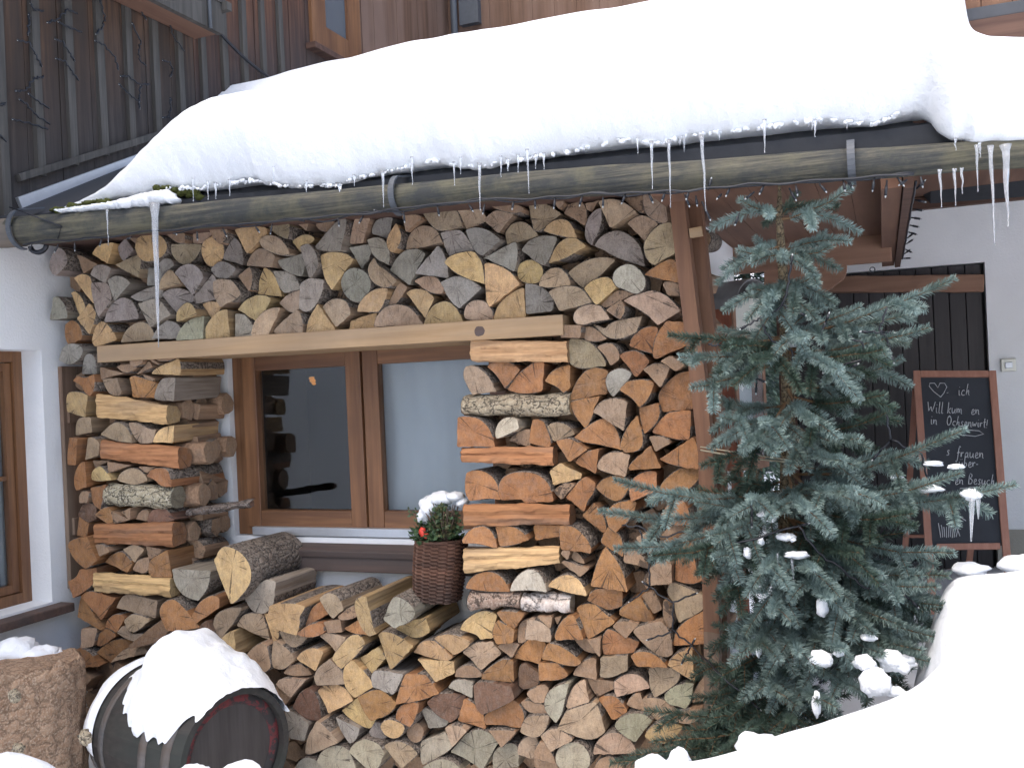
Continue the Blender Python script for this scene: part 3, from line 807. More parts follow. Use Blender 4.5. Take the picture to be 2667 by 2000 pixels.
# shutter folded back against the wall
p, q = PX(136, 955, XW), PX(165, 1535, XW)
b = B()
for k in range(3): b.box((XW + .004, p.y + .03 + k * .098, q.z), (XW + .032, p.y + .03 + k * .098 + .095, p.z))
for z in (q.z + .28, p.z - .3): b.box((XW + .033, p.y + .05, z), (XW + .05, p.y + .3, z + .09))
tag(b.build('shutter', ['post_grey'], None, p, .003), 'weathered brown shutter folded back against the white wing wall', 'shutter')
# balcony floor box high on the wing
p, q = PX(574, 88, -3.8), PX(500, 102, XB)
bal = empty('balcony', (XB, 0, p.z), 'grey wooden balcony floor jutting from the dark boards, upper left', 'balcony')
b = B(); b.box((XB + .03, -1.6, p.z), (-3.83, p.y, p.z + .03)); b.build('floor_soffit', ['soffit'], bal, (XB, 0, p.z))
b = B(); b.box((-3.828, -1.6, p.z - .004), (-3.79, p.y + .01, p.z + .19)); b.box((-3.826, -1.6, p.z + .194), (-3.785, p.y + .02, p.z + .4)); b.box((XB + .03, p.y + .011, p.z + .15), (-3.75, p.y + .06, p.z + .2)); b.build('edge_board', ['batten'], bal, (XB, 0, p.z))
b = B(); b.tube([(-3.83, p.y - .12, p.z + .5), (-3.78, p.y - .12, p.z + .2), (-3.775, p.y - .125, p.z - .01)], .012); b.build('bracket', ['iron'], bal, (XB, 0, p.z))
# upper window of the wing
y0, y1 = PX(806, 100, XB).y, PX(922, 60, XB).y; z0 = PX(815, 122, XB).z
uw = empty('window', (XB, y0, z0), 'orange-brown framed upper window above the snowy roof', 'window')
b = B(); wall_rect(b, XB + .03, y0, y1 + .05, z0, z0 + 1.3, .2, .06); b.build('frame', ['frame'], uw, (XB, y0, z0))
b = B(); b.box((XB - .04, y0 + .2, z0 + .2), (XB + .005, y1 - .15, z0 + 1.1)); b.build('pane', ['pane_grey'], uw, (XB, y0, z0))
b = B(); b.box((XB, y0 - .06, z0 - .05), (XB + .09, y1 + .1, z0 - .002)); b.build('sill', ['dwood'], uw, (XB, y0, z0), .005)
# cable
p, q = PX(502, 0, XB + .08), PX(712, 210, XB + .05)
b = B(); b.tube([p + (p - q) * .4] + [p.lerp(q, t / 10) + V((0, 0, -.05 * math.sin(math.pi * t / 10))) for t in range(11)] + [q + (q - p) * .3], .011, 6)
tag(b.build('cable', ['cable'], None, p), 'black cable slanting down across the old boards', 'cable')
# back wall with downpipe
yk = 5.2
b = B(); x = XB
while x < -1.55:
    b.box((x, yk, 2.6), (x + .228, yk + .25 + R.uniform(-.003, .003), 8)); x += .231
tag(b.build('back_wall', ['clad3'], None, (-3, yk, 2.6)), 'red-brown boarded back wall rising behind the snowy roof', 'wall')
p = PY(1180, 40, yk - .12)
b = B(); b.tube([(p.x, yk - .1, 3), (p.x, yk - .1, 8)], .035, 8); b.box((p.x + .05, yk - .08, p.z - .1), (p.x + .26, yk - .002, 8))
tag(b.build('downpipe', ['iron'], None, (p.x, yk - .1, 3)), 'grey downpipe and box on the boarded back wall', 'downpipe')

# ------------------------------------------------------------------ annex behind the logs
XE = -.72
wx0 = PY(603, 1200, WALLY).x; wx1 = wx0 + 1.66; wz1 = PY(700, 935, WALLY).z + .1; wz0 = PY(800, 1398, WALLY).z
b = B()
b.box((XW + .001, WALLY, -.5), (wx0, WALLY + .25, 2.34)); b.box((wx1, WALLY, -.5), (XE, WALLY + .25, 2.34))
b.box((wx0, WALLY, -.5), (wx1, WALLY + .25, wz0)); b.box((wx0, WALLY, wz1), (wx1, WALLY + .25, 2.34))
b.box((XE - .2, WALLY + .25, -.5), (XE, 1.418, 2.269))
annex = tag(b.build('annex_wall', ['plaster'], None, (-2.4, WALLY, 0)), 'white plaster annex wall behind the stacked firewood', 'wall')
b = B(); b.box((XW + .1, 2.2, -.5), (XE - .25, 2.25, 2.3)); b.box((XW + .1, WALLY + .3, .3), (XE - .25, 2.19, .32)); b.box((XW + .1, WALLY + .3, 2.28), (XE - .25, 2.19, 2.3)); b.box((XW + .1, WALLY + .3, .33), (XW + .12, 2.19, 2.27))
b.build('room', ['dark'], annex, (-2.4, WALLY, 0))
# main window
mw = empty('window', (wx0, WALLY, wz0), 'brown two-leaf window framed by the log stacks', 'window')
yf = WALLY + .035; xm = PY(952, 1150, yf).x
def rect(b, x0, x1, z0, z1, w, y0, y1, mh=1):
    b.box((x0, y0, z0), (x0 + w, y1, z1), 0); b.box((x1 - w, y0, z0), (x1, y1, z1), 0)
    b.box((x0 + w, y0 + .002, z0), (x1 - w, y1, z0 + w), mh); b.box((x0 + w, y0 + .002, z1 - w), (x1 - w, y1, z1), mh)
b = B(); rect(b, wx0 + .003, wx1 - .003, wz0 + .003, wz1 - .003, .085, yf, yf + .07); b.build('outer_frame', ['frame', 'frame_h'], mw, (wx0, WALLY, wz0), .004)
gl = []
for a, c, nm in ((wx0 + .075, xm - .002, 0), (xm + .006, wx1 - .075, 1)):
    b = B(); rect(b, a, c, wz0 + .045, wz1 - .07, .088, yf - .02 + .006 * nm, yf + .045); s_ = b.build('sash', ['frame', 'frame_h'], mw, (wx0, WALLY, wz0), .005)
    b = B(); b.box((a + .086, yf + .018, wz0 + .131), (c - .086, yf + .024, wz1 - .156)); g_ = b.build('pane', ['glass'], s_, (wx0, WALLY, wz0)); g_.location = (0, 0, 0)
b = B(); b.box((wx0 + .12, yf - .045, wz0 + .005), (wx1, yf - .001, wz0 + .05)); b.build('rain_bar', ['metal'], mw, (wx0, WALLY, wz0), .004)
# curtains
b = B(); P = []
for j in range(25):
    t = j / 24; row = []
    for i in range(40):
        s = i / 39; xl = xm - .19 + .085 * math.sin(t * 2.6 + .4) + .0
        row.append(V((xl + (wx1 - xl) * s, WALLY + .17 + .008 * math.sin(s * 46) + .006 * math.sin(s * 21), wz0 + .08 + (wz1 - wz0 - .1) * t)))
    P.append(row)
b.grid(P); b.build('curtain', ['curtain'], mw, (wx0, WALLY, wz0))
p = PY(815, 990, 1.1)
b = B(); 
for k, (du, dv, r_) in enumerate(((812, 985, .009), (815, 992, .011), (818, 999, .008))): b.blob(PY(du, dv, 1.1 + .03 * k), (r_ * 2, r_, r_), 0, .4)
tag(b.build('lamp', ['lamp'], None, p), 'dim warm lamp glowing behind the left window pane', 'lamp')
# sill of the window
p = PY(700, 1410, WALLY - .1); q = PY(700, 1475, WALLY - .1)
sill = empty('window_sill', (wx0, WALLY, q.z), 'dark wooden sill board below the two-leaf window', 'window sill')
b = B(); b.beam((wx0 + .05, WALLY - .05, wz0 - .055), (wx1, WALLY - .05, wz0 - .055), .1, .035, (0, -.25, 1)); b.build('top_board', ['sill'], sill, (wx0, WALLY, q.z), .004)
b = B(); b.box((wx0 + .05, WALLY - .085, wz0 - .155), (wx1, WALLY - .001, wz0 - .078)); b.build('front_board', ['sill'], sill, (wx0, WALLY, q.z), .006)
for u, v in ((731, 1432), (839, 1436), (951, 1438), (1071, 1440)):
    p = PY(u, v, WALLY - .088); b = B(); b.blob(p, .005, 0, 0); b.build('screw', ['led'], sill, p)

# lintel board over the window
p0, p1 = PY(252, 923, -.035), PY(1466, 846, -.035); hz = (PY(252, 902, -.035) - PY(252, 945, -.035)).length
b = B(); b.beam((p0.x, .18, p0.z), (p1.x, .18, p1.z), .43, hz, (0, 0, 1), 0, 14, .0012)
tag(b.build('lintel_beam', ['beam'], None, (p0.x, 0, p0.z), .004), 'pale sawn lintel beam carrying the logs above the window', 'beam')
p = PY(1249, 862, -.0355); lb = bpy.data.objects['lintel_beam']; b = B(); b.blob((p.x, -.034, p.z), (.028, .0035, .024), 0, .15, 1.5, 16); b.build('knot', ['sill'], lb, p)
# posts at the right end of the stack
for nm, pts, wd, y0, lab, mt in (('post', ((1763, 500), (1806, 855), (1841, 1170), (1857, 1640), (1858, 2120)), .058, -.045, 'brown square post closing the right end of the log stack', 'post'),
                          ('post', ((1806, 490), (1845, 855), (1872, 1170), (1879, 1640), (1880, 2120)), .055, .06, 'second, darker post close behind the front post', 'post')):
    P = [PY(u, v, y0) for u, v in pts]; b = B()
    for k in range(4): 
        b.beam(P[k], P[k + 1] + (P[k + 1] - P[k]) * .004, wd, .07, (0, 1, 0), 1 if k > 2 else 0, 6, .0015)
    tag(b.build(nm, [mt, 'post_grey'], None, P[-1]), lab, 'post')
p = PY(1813, 607, -.07); b = B(); b.beam(p + V((-.024, 0, 0)), p + V((.024, 0, .004)), .02, .036); 
tag(b.build('wood_block', ['beam'], None, p), 'small pale wooden block nailed to the darker post', 'block')

# ------------------------------------------------------------------ roof
def tilt(x): return -.034 * (x + 3.66)
def zroof(x, y): return 2.555 + tilt(x) + (.49 - .16 * sstep(.05, .3, x)) * (y + .22)
b = B(); X = [XB + .002 + (5.0 - XB) * i / 48 for i in range(49)]
YS = [-.3, 0, .6, 1.6, 2.4]
def zr2(x, y): return zroof(x, min(y, 1.6)) - .5 * max(0, y - 1.6)
top = [[V((x, y, zr2(x, y))) for x in X] for y in YS]; bot = [[V((x, y, zr2(x, y) - .07)) for x in X] for y in YS]
b.grid(top, 0, False); b.grid(bot[::-1], 0, False); b.grid([bot[0], top[0]], 0, False); b.grid([top[-1], bot[-1]], 0, False)
roof = tag(b.build('roof', ['roof'], None, (-2, -.3, 2.5)), 'lean-to roof under thick snow over the log stack', 'roof')
b = B(); b.beam((XW + .02, -.262, zroof(XW, -.262) - .072), (.02, -.262, zroof(0, -.262) - .072), .024, .1, (0, 0, 1), 0, 6, .001); b.build('eave_board', ['fascia'], roof, (-2, -.3, 2.5))
b = B(); b.beam((XW + .02, .18, zroof(XW, -.26) - .105), (XE, .18, zroof(XE, -.26) - .105), .85, .02); b.build('eave_soffit', ['dwood'], roof, (-2, -.3, 2.5))
for ua, ub, n_, lab in ((135, 290, 34, 'green moss cushion on the eave at the far left'), (408, 525, 24, 'dark green moss cushion on the eave beside the snow lump')):
    b = B()
    for k in range(n_):
        u = ua + (ub - ua) * k / n_; v = interp([(140, 555), (290, 520), (410, 492), (520, 505)], u) + R.uniform(-8, 12)
        b.blob(PY(u, v, -.3 + R.uniform(-.02, .03)), (R.uniform(.014, .03), .02, R.uniform(.008, .016)), 0, .5, 2.5, 10)
    tag(b.build('moss', ['moss'], None, PY(ua, 530, -.3)), lab, 'moss')

# gutter: hollowed round log
GT = [(45, 565), (431, 537), (900, 492), (1207, 464), (1614, 427), (1767, 423), (2174, 390), (2377, 378), (2667, 364), (3600, 319)]
GB = [(45, 640), (163, 632), (407, 606), (900, 565), (1207, 529), (1700, 504), (2174, 472), (2377, 458), (2667, 439), (3600, 390)]
YG = -.385; gp = []
for u in list(range(35, 3600, 120)):
    a, c = PY(u, interp(GT, u), YG), PY(u, interp(GB, u), YG); gp.append(((a + c) / 2, (a - c).length / 2))
b = B(); P = []; N = 20
for i, (c, r) in enumerate(gp):
    row = []; wob = [mn.noise(V((i * .5, 3, 0))) * .005, mn.noise(V((i * .5, 9, 0))) * .005]
    for k in range(N):
        t = rad(-160) + rad(320) * k / (N - 1)
        row.append(V((c.x, c.y - math.cos(t) * r * .95 + wob[0], c.z - .0 - math.sin(t) * r + wob[1])))
    for k in range(N): 
        t = rad(160) - rad(320) * k / (N - 1)
        row.append(V((c.x, c.y - math.cos(t) * r * .7, c.z - math.sin(t) * r * .7)))
    P.append(row)
b.grid(P, 0, True, True)
gut = empty('gutter', gp[0][0], 'grey-green hollowed wooden gutter running along the eave', 'gutter')
b.build('trough', ['gutter'], gut, gp[0][0])
b = B(); c, r = gp[0]; e = PY(-60, 612, YG); c2 = PY(62, 605, YG)
b.tube([e, e.lerp(c2, .3), e.lerp(c2, .6), c2], [r * .92, r * .98, r * 1.03, r * .98], 16); b.build('end_log', ['gutter_end'], gut, gp[0][0])
for u in (58, 1036, 2214):
    a, c = PY(u, interp(GT, u) - 16, YG), PY(u + 8, interp(GB, u) + 8, YG); r = (a - c).length / 2; m = (a + c) / 2
    b = B(); pr = []
    for k in range(15):
        t = math.pi * (-.5 + 1.02 * k / 14); pr.append(V((m.x, m.y - math.cos(t) * (r * .93 + .004), m.z + math.sin(-t) * (r + .004))))
    pr.insert(0, V((a.x, YG + .12, a.z + .03)))
    for k in range(len(pr) - 1): b.beam(pr[k], pr[k + 1], .024, .007, (pr[k] - m) if k else (0, 0, 1))
    b.build('gutter_bracket', ['iron'], gut, gp[0][0])
b = B(); pr = []
p = PY(100, 640, YG + .02)
for k in range(12):
    t = math.pi * k / 11; pr.append(p + V((math.cos(t) * .05, 0, -math.sin(t) * .032)))
b.tube(pr, .012, 6); b.build('pipe_ring', ['cable'], gut, gp[0][0])

# ------------------------------------------------------------------ porch at the right
zC = 2.27
b = B()
for k in range(8): b.box((XE - .05 + k * .114, -.25, zC), (XE - .05 + k * .114 + .112, 1.417, zC + .03))
porch = tag(b.build('porch_ceiling', ['soffit'], None, (-.3, -.25, zC)), 'brown boarded porch ceiling right of the log stack', 'porch ceiling')
p, q = PY(2377, 470, -.25), PY(2346, 700, 1.6)
b = B(); b.box((p.x - .03, -.3, 2.19), (p.x + .0, 2.38, 2.3))
tag(b.build('side_beam', ['dwood'], None, (p.x, -.3, 2.2)), 'dark brown verge board along the right side of the porch ceiling', 'beam')
b = B(); b.box((p.x - .1, -.27, 2.2), (p.x - .034, 2.37, 2.268))
tag(b.build('rafter', ['soffit'], None, (p.x, -.3, 2.2)), 'brown rafter running back beside the verge board', 'rafter')
a, c = PY(1990, 700, 1.35), PY(2338, 618, 1.35)
b = B(); b.box((a.x - .35, 1.42, PY(2200, 690, 1.42).z), (c.x - .03, 1.47, zC + .03)); 
tag(b.build('cross_board', ['brown'], None, (a.x, 1.42, 2.1), .004), 'wide brown cross board hanging below the porch ceiling', 'board')
# carved bracket under it
pts = [(1990, 694), (2206, 690), (2204, 712), (2196, 728), (2180, 738), (2166, 752), (2146, 760), (2120, 752), (1990, 756)]
F = [PY(u, v, 1.43) for u, v in pts]; Bk = [p + V((0, .05, 0)) for p in F]; n = len(F)
b = B(); b.add(F + Bk, [tuple(range(n))[::-1], tuple(n + k for k in range(n))] + [(k, (k + 1) % n, n + (k + 1) % n, n + k) for k in range(n)])
tag(b.build('carved_bracket', ['brown'], None, F[0], .004), 'brown carved bracket curving below the cross board', 'bracket')
p = PY(2272, 697, 1.42); b = B(); b.tube([p + V((math.cos(t * .5236) * .012, 0, math.sin(t * .5236) * .012 - .01)) for t in range(13)], .003, 5)
tag(b.build('ring_hook', ['iron'], None, p), 'small metal ring hook under the cross board', 'hook')
# door wall
YD = 2.5
dx0, dx1 = PY(2068, 900, YD).x, PY(2574, 900, YD).x; dz1 = PY(2470, 690, YD).z; pz = PY(2620, 1378, YD).z
b = B()
b.box((dx0, YD, dz1), (dx1, YD + .3, 2.8)); b.box((dx1, YD, pz), (5, YD + .3, 2.8))
dw = tag(b.build('door_wall', ['plaster'], None, (dx1, YD, 0)), 'white plaster wall around the dark door', 'wall')
b = B(); b.box((dx1, YD - .012, -.3), (5, YD + .29, pz)); b.build('plinth', ['plinth'], dw, (dx1, YD, 0))
b = B(); b.box((dx1 + .35, YD - .02, pz - .25), (5, YD - .013, pz - .08)); b.build('plinth_patch', ['fascia'], dw, (dx1, YD, 0))
door = empty('door', (dx0, YD, .3), 'dark double door of narrow vertical boards behind the chalkboard', 'door')
b = B(); x = dx0 + .004
while x < dx1 - .07:
    b.box((x, YD + .04, .3), (x + .086, YD + .08, dz1 - .004)); x += .09
b.build('door_boards', ['door'], door, (dx0, YD, .3), .004)
b = B(); b.box((dx0 - .05, YD + .085, .1), (dx1 + .05, YD + .12, dz1 + .1)); b.build('light_block', ['dark'], door, (dx0, YD, .3))  # added dark sheet that stops light leaking between the door boards
b = B(); b.box((dx0 - .1, YD - .01, -.3), (dx0 - .002, YD + .3, 2.8)); b.build('door_post', ['dwood'], door, (dx0, YD, .3))
b = B(); b.box((dx0, YD - .02, .1), (dx1, YD + .2, .28)); b.build('threshold', ['plinth'], door, (dx0, YD, .3))
a, c = PY(2000, 742, YD - .05), PY(2562, 739, YD - .05)
b = B(); b.beam((a.x, YD - .05, a.z), (c.x, YD - .05, c.z), .06, .1, (0, 0, 1), 0, 16, .003)
tag(b.build('plank', ['brown'], None, a, .006), 'brown plank with a rough end fixed across the dark door', 'plank')
p = PY(2627, 951, YD - .012)
db = empty('door_bell', p, 'small silver bell plate on the white wall beside the door', 'door bell')
b = B(); b.box(p - V((.04, .004, .038)), p + V((.04, .011, .038))); b.build('plate', ['silver'], db, p, .004)
b = B(); b.box(p - V((.02, .012, .018)), p + V((.02, -.0045, .018))); b.build('button', ['metal'], db, p, .003)
# eave soffit over the door wall
b = B(); b.box((p.x - 1.2, .0, 2.62), (5, 2.498, 2.66)); 
b2 = b; s0 = PY(2377, 470, -.25).x + .01
b = B(); b.box((s0, .3, 2.605), (5, 2.49, 2.64)); e1 = tag(b.build('eave_soffit', ['soffit'], None, (s0, 1, 2.6)), 'brown eave boards above the white wall beside the door', 'eave')
b = B(); b.box((s0, YD - .06, 2.53), (5, YD - .002, 2.6)); b.build('trim_board', ['dwood'], e1, (s0, 1, 2.6))
b = B(); b.box((s0, -.24, 2.3), (5, -.2, 2.42)); tag(b.build('fascia_board', ['dwood'], None, (s0, -.24, 2.3)), 'dark fascia board behind the gutter at the far right', 'board')
b = B()
P0 = [PY(2372, 285, -.1), PY(2352, 380, -.18), PY(2395, 300, -.05), PY(2372, 385, -.15)]
b.beam(P0[0] + V((0, 0, .1)), P0[1], .04, .03, (0, 1, 0)); b.beam(P0[2] + V((0, 0, .1)), P0[3], .03, .03, (0, 1, 0))
tag(b.build('rafter_end', ['brown'], None, P0[1]), 'brown rafter ends showing through the gap in the snow', 'rafter')
# jutting bay of the upper floor
a = PY(2462, 65, 1.75); zb_ = a.z
bay = empty('upper_bay', a, 'brown boarded bay of the upper floor, top right corner', 'bay')
b = B(); x = a.x + .03
while x < a.x + 3: b.box((x, 1.75, zb_ + .06), (x + .14, 1.8, zb_ + 1.6)); x += .143
b.build('boards', ['post'], bay, a, .003)
b = B(); b.box((a.x, 1.73, zb_ - .01), (a.x + 1.3, 2.9, zb_ + .056)); b.build('base_beam', ['fascia'], bay, a, .004)
b = B(); b.box((a.x + .02, 1.72, zb_ - .22), (a.x + 1.3, 2.8, zb_ - .012)); b.build('soffit', ['dwood'], bay, a)

# ------------------------------------------------------------------ what shows through the passage
b = B(); b.box((-3.4, 11.0, -.3), (-2.2, 13.5, 3.0)); hs = tag(b.build('far_house', ['plaster'], None, (-2.6, 11, 0)), 'white house far behind the spruce, under a snowy roof', 'house')
b = B(); b.grid([[V((-3.7, 10.6, 2.9)), V((-1.7, 10.6, 2.9))], [V((-3.7, 12.2, 4.3)), V((-1.7, 12.2, 4.3))], [V((-3.7, 13.8, 2.9)), V((-1.7, 13.8, 2.9))]], 0, False); b.build('roof', ['snow'], hs, (-2.6, 11, 0))

b = B(); b.box((-4.5, 14.3, -.2), (1.5, 15.2, 4.3))
hg = tag(b.build('hedge', ['needle2'], None, (-1.5, 14.3, -.2)), 'tall dark evergreen hedge far behind the passage', 'hedge')
b = B()
for k in range(5000):
    p = V((R.uniform(-4.5, 1.5), R.uniform(13.9, 14.3), R.uniform(-.1, 4.6))); a_ = V((R.uniform(-1, 1), R.uniform(-1, .2), R.uniform(-.6, 1))).normalized(); s_ = a_.cross(V((0, 1, .3))).normalized(); l = R.uniform(.1, .25)
    b.add([p, p + a_ * l * .5 + s_ * .04, p + a_ * l, p + a_ * l * .5 - s_ * .04], [(0, 1, 2, 3)])
b.build('foliage', ['needle2'], hg, (-1.5, 14.3, -.2))
# ------------------------------------------------------------------ firewood
WALLY = .42            # face of the plaster wall behind the logs
LC = {'g': (.33, .3, .265), 't': (.43, .32, .22), 'y': (.6, .415, .215), 'o': (.385, .195, .085), 'b': (.19, .11, .07), 'w': (.62, .55, .45), 'n': (.37, .345, .26)}
CN = {'g': 'grey weathered', 't': 'dusty tan', 'y': 'pale yellow', 'o': 'orange-brown', 'b': 'dark brown', 'w': 'whitish', 'n': 'greenish grey'}
def parse():
    out = []; ox = oy = 0; k = 4
    for ln in LOGS.strip().splitlines():
        if ln[0] == '@': a = ln[1:].split(','); ox, oy, k = float(a[0]), float(a[1]), float(a[2]); continue
        w = ln.split(); kind, col = ('Y', w[0]) if len(w[0]) == 1 else (w[0][0], w[0][1])
        pts = []
        for q in w[1:]:
            a, b = q.split(','); p = PY(ox + float(a) / k, oy + float(b) / k, 0.0); pts.append((p.x, p.z))
        if sum(pts[i][0] * pts[(i + 1) % len(pts)][1] - pts[(i + 1) % len(pts)][0] * pts[i][1] for i in range(len(pts))) < 0: pts.reverse()
        out.append(dict(kind=kind, col=col, p=pts))
    return out
def area(p): return .5 * sum(p[i][0] * p[(i + 1) % len(p)][1] - p[(i + 1) % len(p)][0] * p[i][1] for i in range(len(p)))
def cen(p): return (sum(q[0] for q in p) / len(p), sum(q[1] for q in p) / len(p))
def soften(p):
    """corner cutting: gentle turns become curves (the bark side), sharp corners stay; returns points and flags"""
    n = len(p); cur = []
    for i in range(n):
        a, b, c = V(p[i - 1]), V(p[i]), V(p[(i + 1) % n])
        t = (b - a).angle_signed(c - b, 0) if (b - a).length > 1e-6 and (c - b).length > 1e-6 else 0
        cur.append((b, 2 if abs(t) < rad(58) else 0))
    for it in range(2):
        nx = []; n = len(cur)
        for i in range(n):
            a, (b, f), c = cur[i - 1][0], cur[i], cur[(i + 1) % n][0]
            if f == 1: nx.append((b, 1)); continue
            if f == 0:
                la, lc = (a - b).length, (c - b).length
                nx += [(b + (a - b) * min(.12, .006 / max(la, 1e-4)), 1), (b + (c - b) * min(.12, .006 / max(lc, 1e-4)), 1)]
            else: nx += [(b + (a - b) * .25, 2), (b + (c - b) * .25, 2)]
        cur = nx
    return cur
def clip(p, n, d):
    out = []
    for i in range(len(p)):
        a, b = p[i], p[(i + 1) % len(p)]; da, db = a[0] * n[0] + a[1] * n[1] - d, b[0] * n[0] + b[1] * n[1] - d
        if da <= 0: out.append(a)
        if (da < 0 < db) or (db < 0 < da):
            t = da / (da - db); out.append((a[0] + (b[0] - a[0]) * t, a[1] + (b[1] - a[1]) * t))
    return out
def sat(p, q):
    best = None
    for poly in (p, q):
        for i in range(len(poly)):
            a, b = poly[i], poly[(i + 1) % len(poly)]; l = math.hypot(b[0] - a[0], b[1] - a[1])
            if l < 1e-6: continue
            n = ((b[1] - a[1]) / l, -(b[0] - a[0]) / l)
            P = [v[0] * n[0] + v[1] * n[1] for v in p]; Q = [v[0] * n[0] + v[1] * n[1] for v in q]
            for s, m, o, nn in ((max(P) - min(Q), max(P), min(Q), n), (max(Q) - min(P), -min(P), -max(Q), (-n[0], -n[1]))):
                if s <= -.004: return None
                if best is None or s < best[0]: best = (s, (m + o) / 2, nn)
    return best
def dedupe(p, e=.002):
    out = []
    for a in p:
        if not out or math.hypot(a[0] - out[-1][0], a[1] - out[-1][1]) > e: out.append(a)
    if len(out) > 1 and math.hypot(out[0][0] - out[-1][0], out[0][1] - out[-1][1]) <= e: out.pop()
    return out
REGW = {'above the lintel': 'above the lintel', 'in the stack left of the window': 'of the left stack', 'low at the left corner': 'low beside the barrel', 'in the stack right of the window': 'of the right stack', 'in the pile below the window': 'below the window', 'near the foot of the pile': "near the pile's foot"}
logs = parse()
for d in logs:
    if d['kind'] in 'YF':
        c = cen(d['p']); d['a0'] = area(d['p']); g = 1.095
        d['p'] = [(c[0] + (x - c[0]) * g, c[1] + (z - c[1]) * g) for x, z in d['p']]
    else: d['a0'] = area(d['p'])
    d['off'] = 0.0
yl = [d for d in logs if d['kind'] == 'Y']
for rnd in range(2):
    for i, A in enumerate(logs):
        for C in logs[i + 1:]:
            if A['kind'] == 'F' or C['kind'] == 'F': continue
            ca, cc = cen(A['p']), cen(C['p'])
            if abs(ca[0] - cc[0]) > .35 and A['kind'] == 'Y' and C['kind'] == 'Y': continue
            if abs(ca[1] - cc[1]) > .3 or abs(ca[0] - cc[0]) > .6: continue
            s = sat(A['p'], C['p'])
            if not s or s[0] > .06: 
                if s and s[0] > .06 and rnd == 0: C['off'] -= .035
                continue
            dep, mid, n = s; g = .0012
            if A['kind'] in 'XK' and C['kind'] in 'XK': continue
            if A['kind'] in 'XK': C['p'] = clip(C['p'], (-n[0], -n[1]), -(mid + dep / 2 + g))
            elif C['kind'] in 'XK': A['p'] = clip(A['p'], n, mid - dep / 2 - g)
            else:
                A['p'] = clip(A['p'], n, mid - g); C['p'] = clip(C['p'], (-n[0], -n[1]), -(mid + g))
logs = [d for d in logs if len(dedupe(d['p'])) >= 3 and abs(area(d['p'])) > 2e-4]
def cap_tri(pts):
    from mathutils.geometry import tessellate_polygon
    return tessellate_polygon([[V((x, 0, z)) for x, z in pts]])
def log_shapes(d, body, cap, barkb=None, y0=None, L=None):
    """adds an end-on log to the two builders, in world space"""
    out = soften(dedupe(d['p'])); pts = []
    for i, (p, f) in enumerate(out):
        q, f2 = out[(i + 1) % len(out)]
        pts.append((p, f == 2))
        l = (q - p).length
        if l > .035 and not (f == 2 and f2 == 2):
            k = int(l / .018)
            nrm = V((q.y - p.y, -(q.x - p.x))).normalized()
            for j in range(1, k): pts.append((p.lerp(q, j / k) + nrm * (R.gauss(0, .0012) - .001), False))
    n = len(pts); c = cen(d['p'])
    y0 = d['y0'] if y0 is None else y0; L = d['L'] if L is None else L
    ta, tb = R.uniform(-.2, .2), R.uniform(-.2, .15); sx, sz = R.uniform(-.02, .02), R.uniform(-.012, .012)
    def front(p): return V((p.x, y0 + (p.x - c[0]) * ta + (p.y - c[1]) * tb, p.y))
    F = [front(p) for p, f in pts]
    rings = [F]
    def ring(y, sc, o):
        row = []
        for i, (p, f) in enumerate(pts):
            v = V((c[0] + (p.x - c[0]) * sc, c[1] + (p.y - c[1]) * sc)); dv = V((p.x - c[0], p.y - c[1]))
            if f: v = v + dv.normalized() * o
            row.append(V((v.x + sx * (y - y0) / L, y + F[i].y - y0, v.y + sz * (y - y0) / L)))
        return row
    bk = .0035
    rings.append(ring(y0 + .004, 1.0, bk)); rings.append(ring(y0 + L * .5, .985, bk * .8)); rings.append(ring(y0 + L, .965, 0))
    vs = [p for r in rings for p in r]; o = len(body.v)
    body.v += [tuple(p) for p in vs]
    if barkb is not None: ob_ = len(barkb.v); barkb.v += [tuple(p) for p in vs]
    for k in range(3):
        for i in range(n):
            j = (i + 1) % n; bark = pts[i][1] and pts[j][1]
            q_ = barkb if bark and barkb is not None else body; oo = ob_ if q_ is barkb and barkb is not None else o
            q_.f.append([oo + k * n + i, oo + k * n + j, oo + (k + 1) * n + j, oo + (k + 1) * n + i]); q_.mi.append(1 if bark and q_ is body else 0); q_.sm.append(bark)
    body.f.append([o + 3 * n + i for i in range(n)]); body.mi.append(0); body.sm.append(False)
    o = len(cap.v); cap.v += [tuple(p) for p in F]
    for t in cap_tri([(p.x, p.y) for p, f in pts]):
        t = list(t); a, b2, c2 = (F[k] for k in t)
        if (b2 - a).cross(c2 - a).y > 0: t.reverse()
        cap.f.append([o + k for k in t]); cap.mi.append(0); cap.sm.append(False)
    return pts
def pith(d):
    arc = [p for p, f in soften(dedupe(d['p'])) if f == 2]; c = V(cen(d['p']))
    if len(arc) >= 4:
        a, b, e = arc[0], arc[len(arc) // 2], arc[-1]
        D = 2 * (a.x * (b.y - e.y) + b.x * (e.y - a.y) + e.x * (a.y - b.y))
        if abs(D) > 1e-7:
            ux = ((a.x ** 2 + a.y ** 2) * (b.y - e.y) + (b.x ** 2 + b.y ** 2) * (e.y - a.y) + (e.x ** 2 + e.y ** 2) * (a.y - b.y)) / D
            uy = ((a.x ** 2 + a.y ** 2) * (e.x - b.x) + (b.x ** 2 + b.y ** 2) * (a.x - e.x) + (e.x ** 2 + e.y ** 2) * (b.x - a.x)) / D
            q = V((ux, uy))
            if (q - c).length < .13: return q
    return c
def shape_word(d):
    s = soften(dedupe(d['p'])); k = sum(1 for p, f in s if f == 2) / len(s)
    raw = len(dedupe(d['p']))
    if k > .97: return 'round'
    if raw <= 3: return 'three-cornered'
    if k > .62: return 'half-round'
    if k > .3: return 'wedge-shaped'
    return 'square-split'
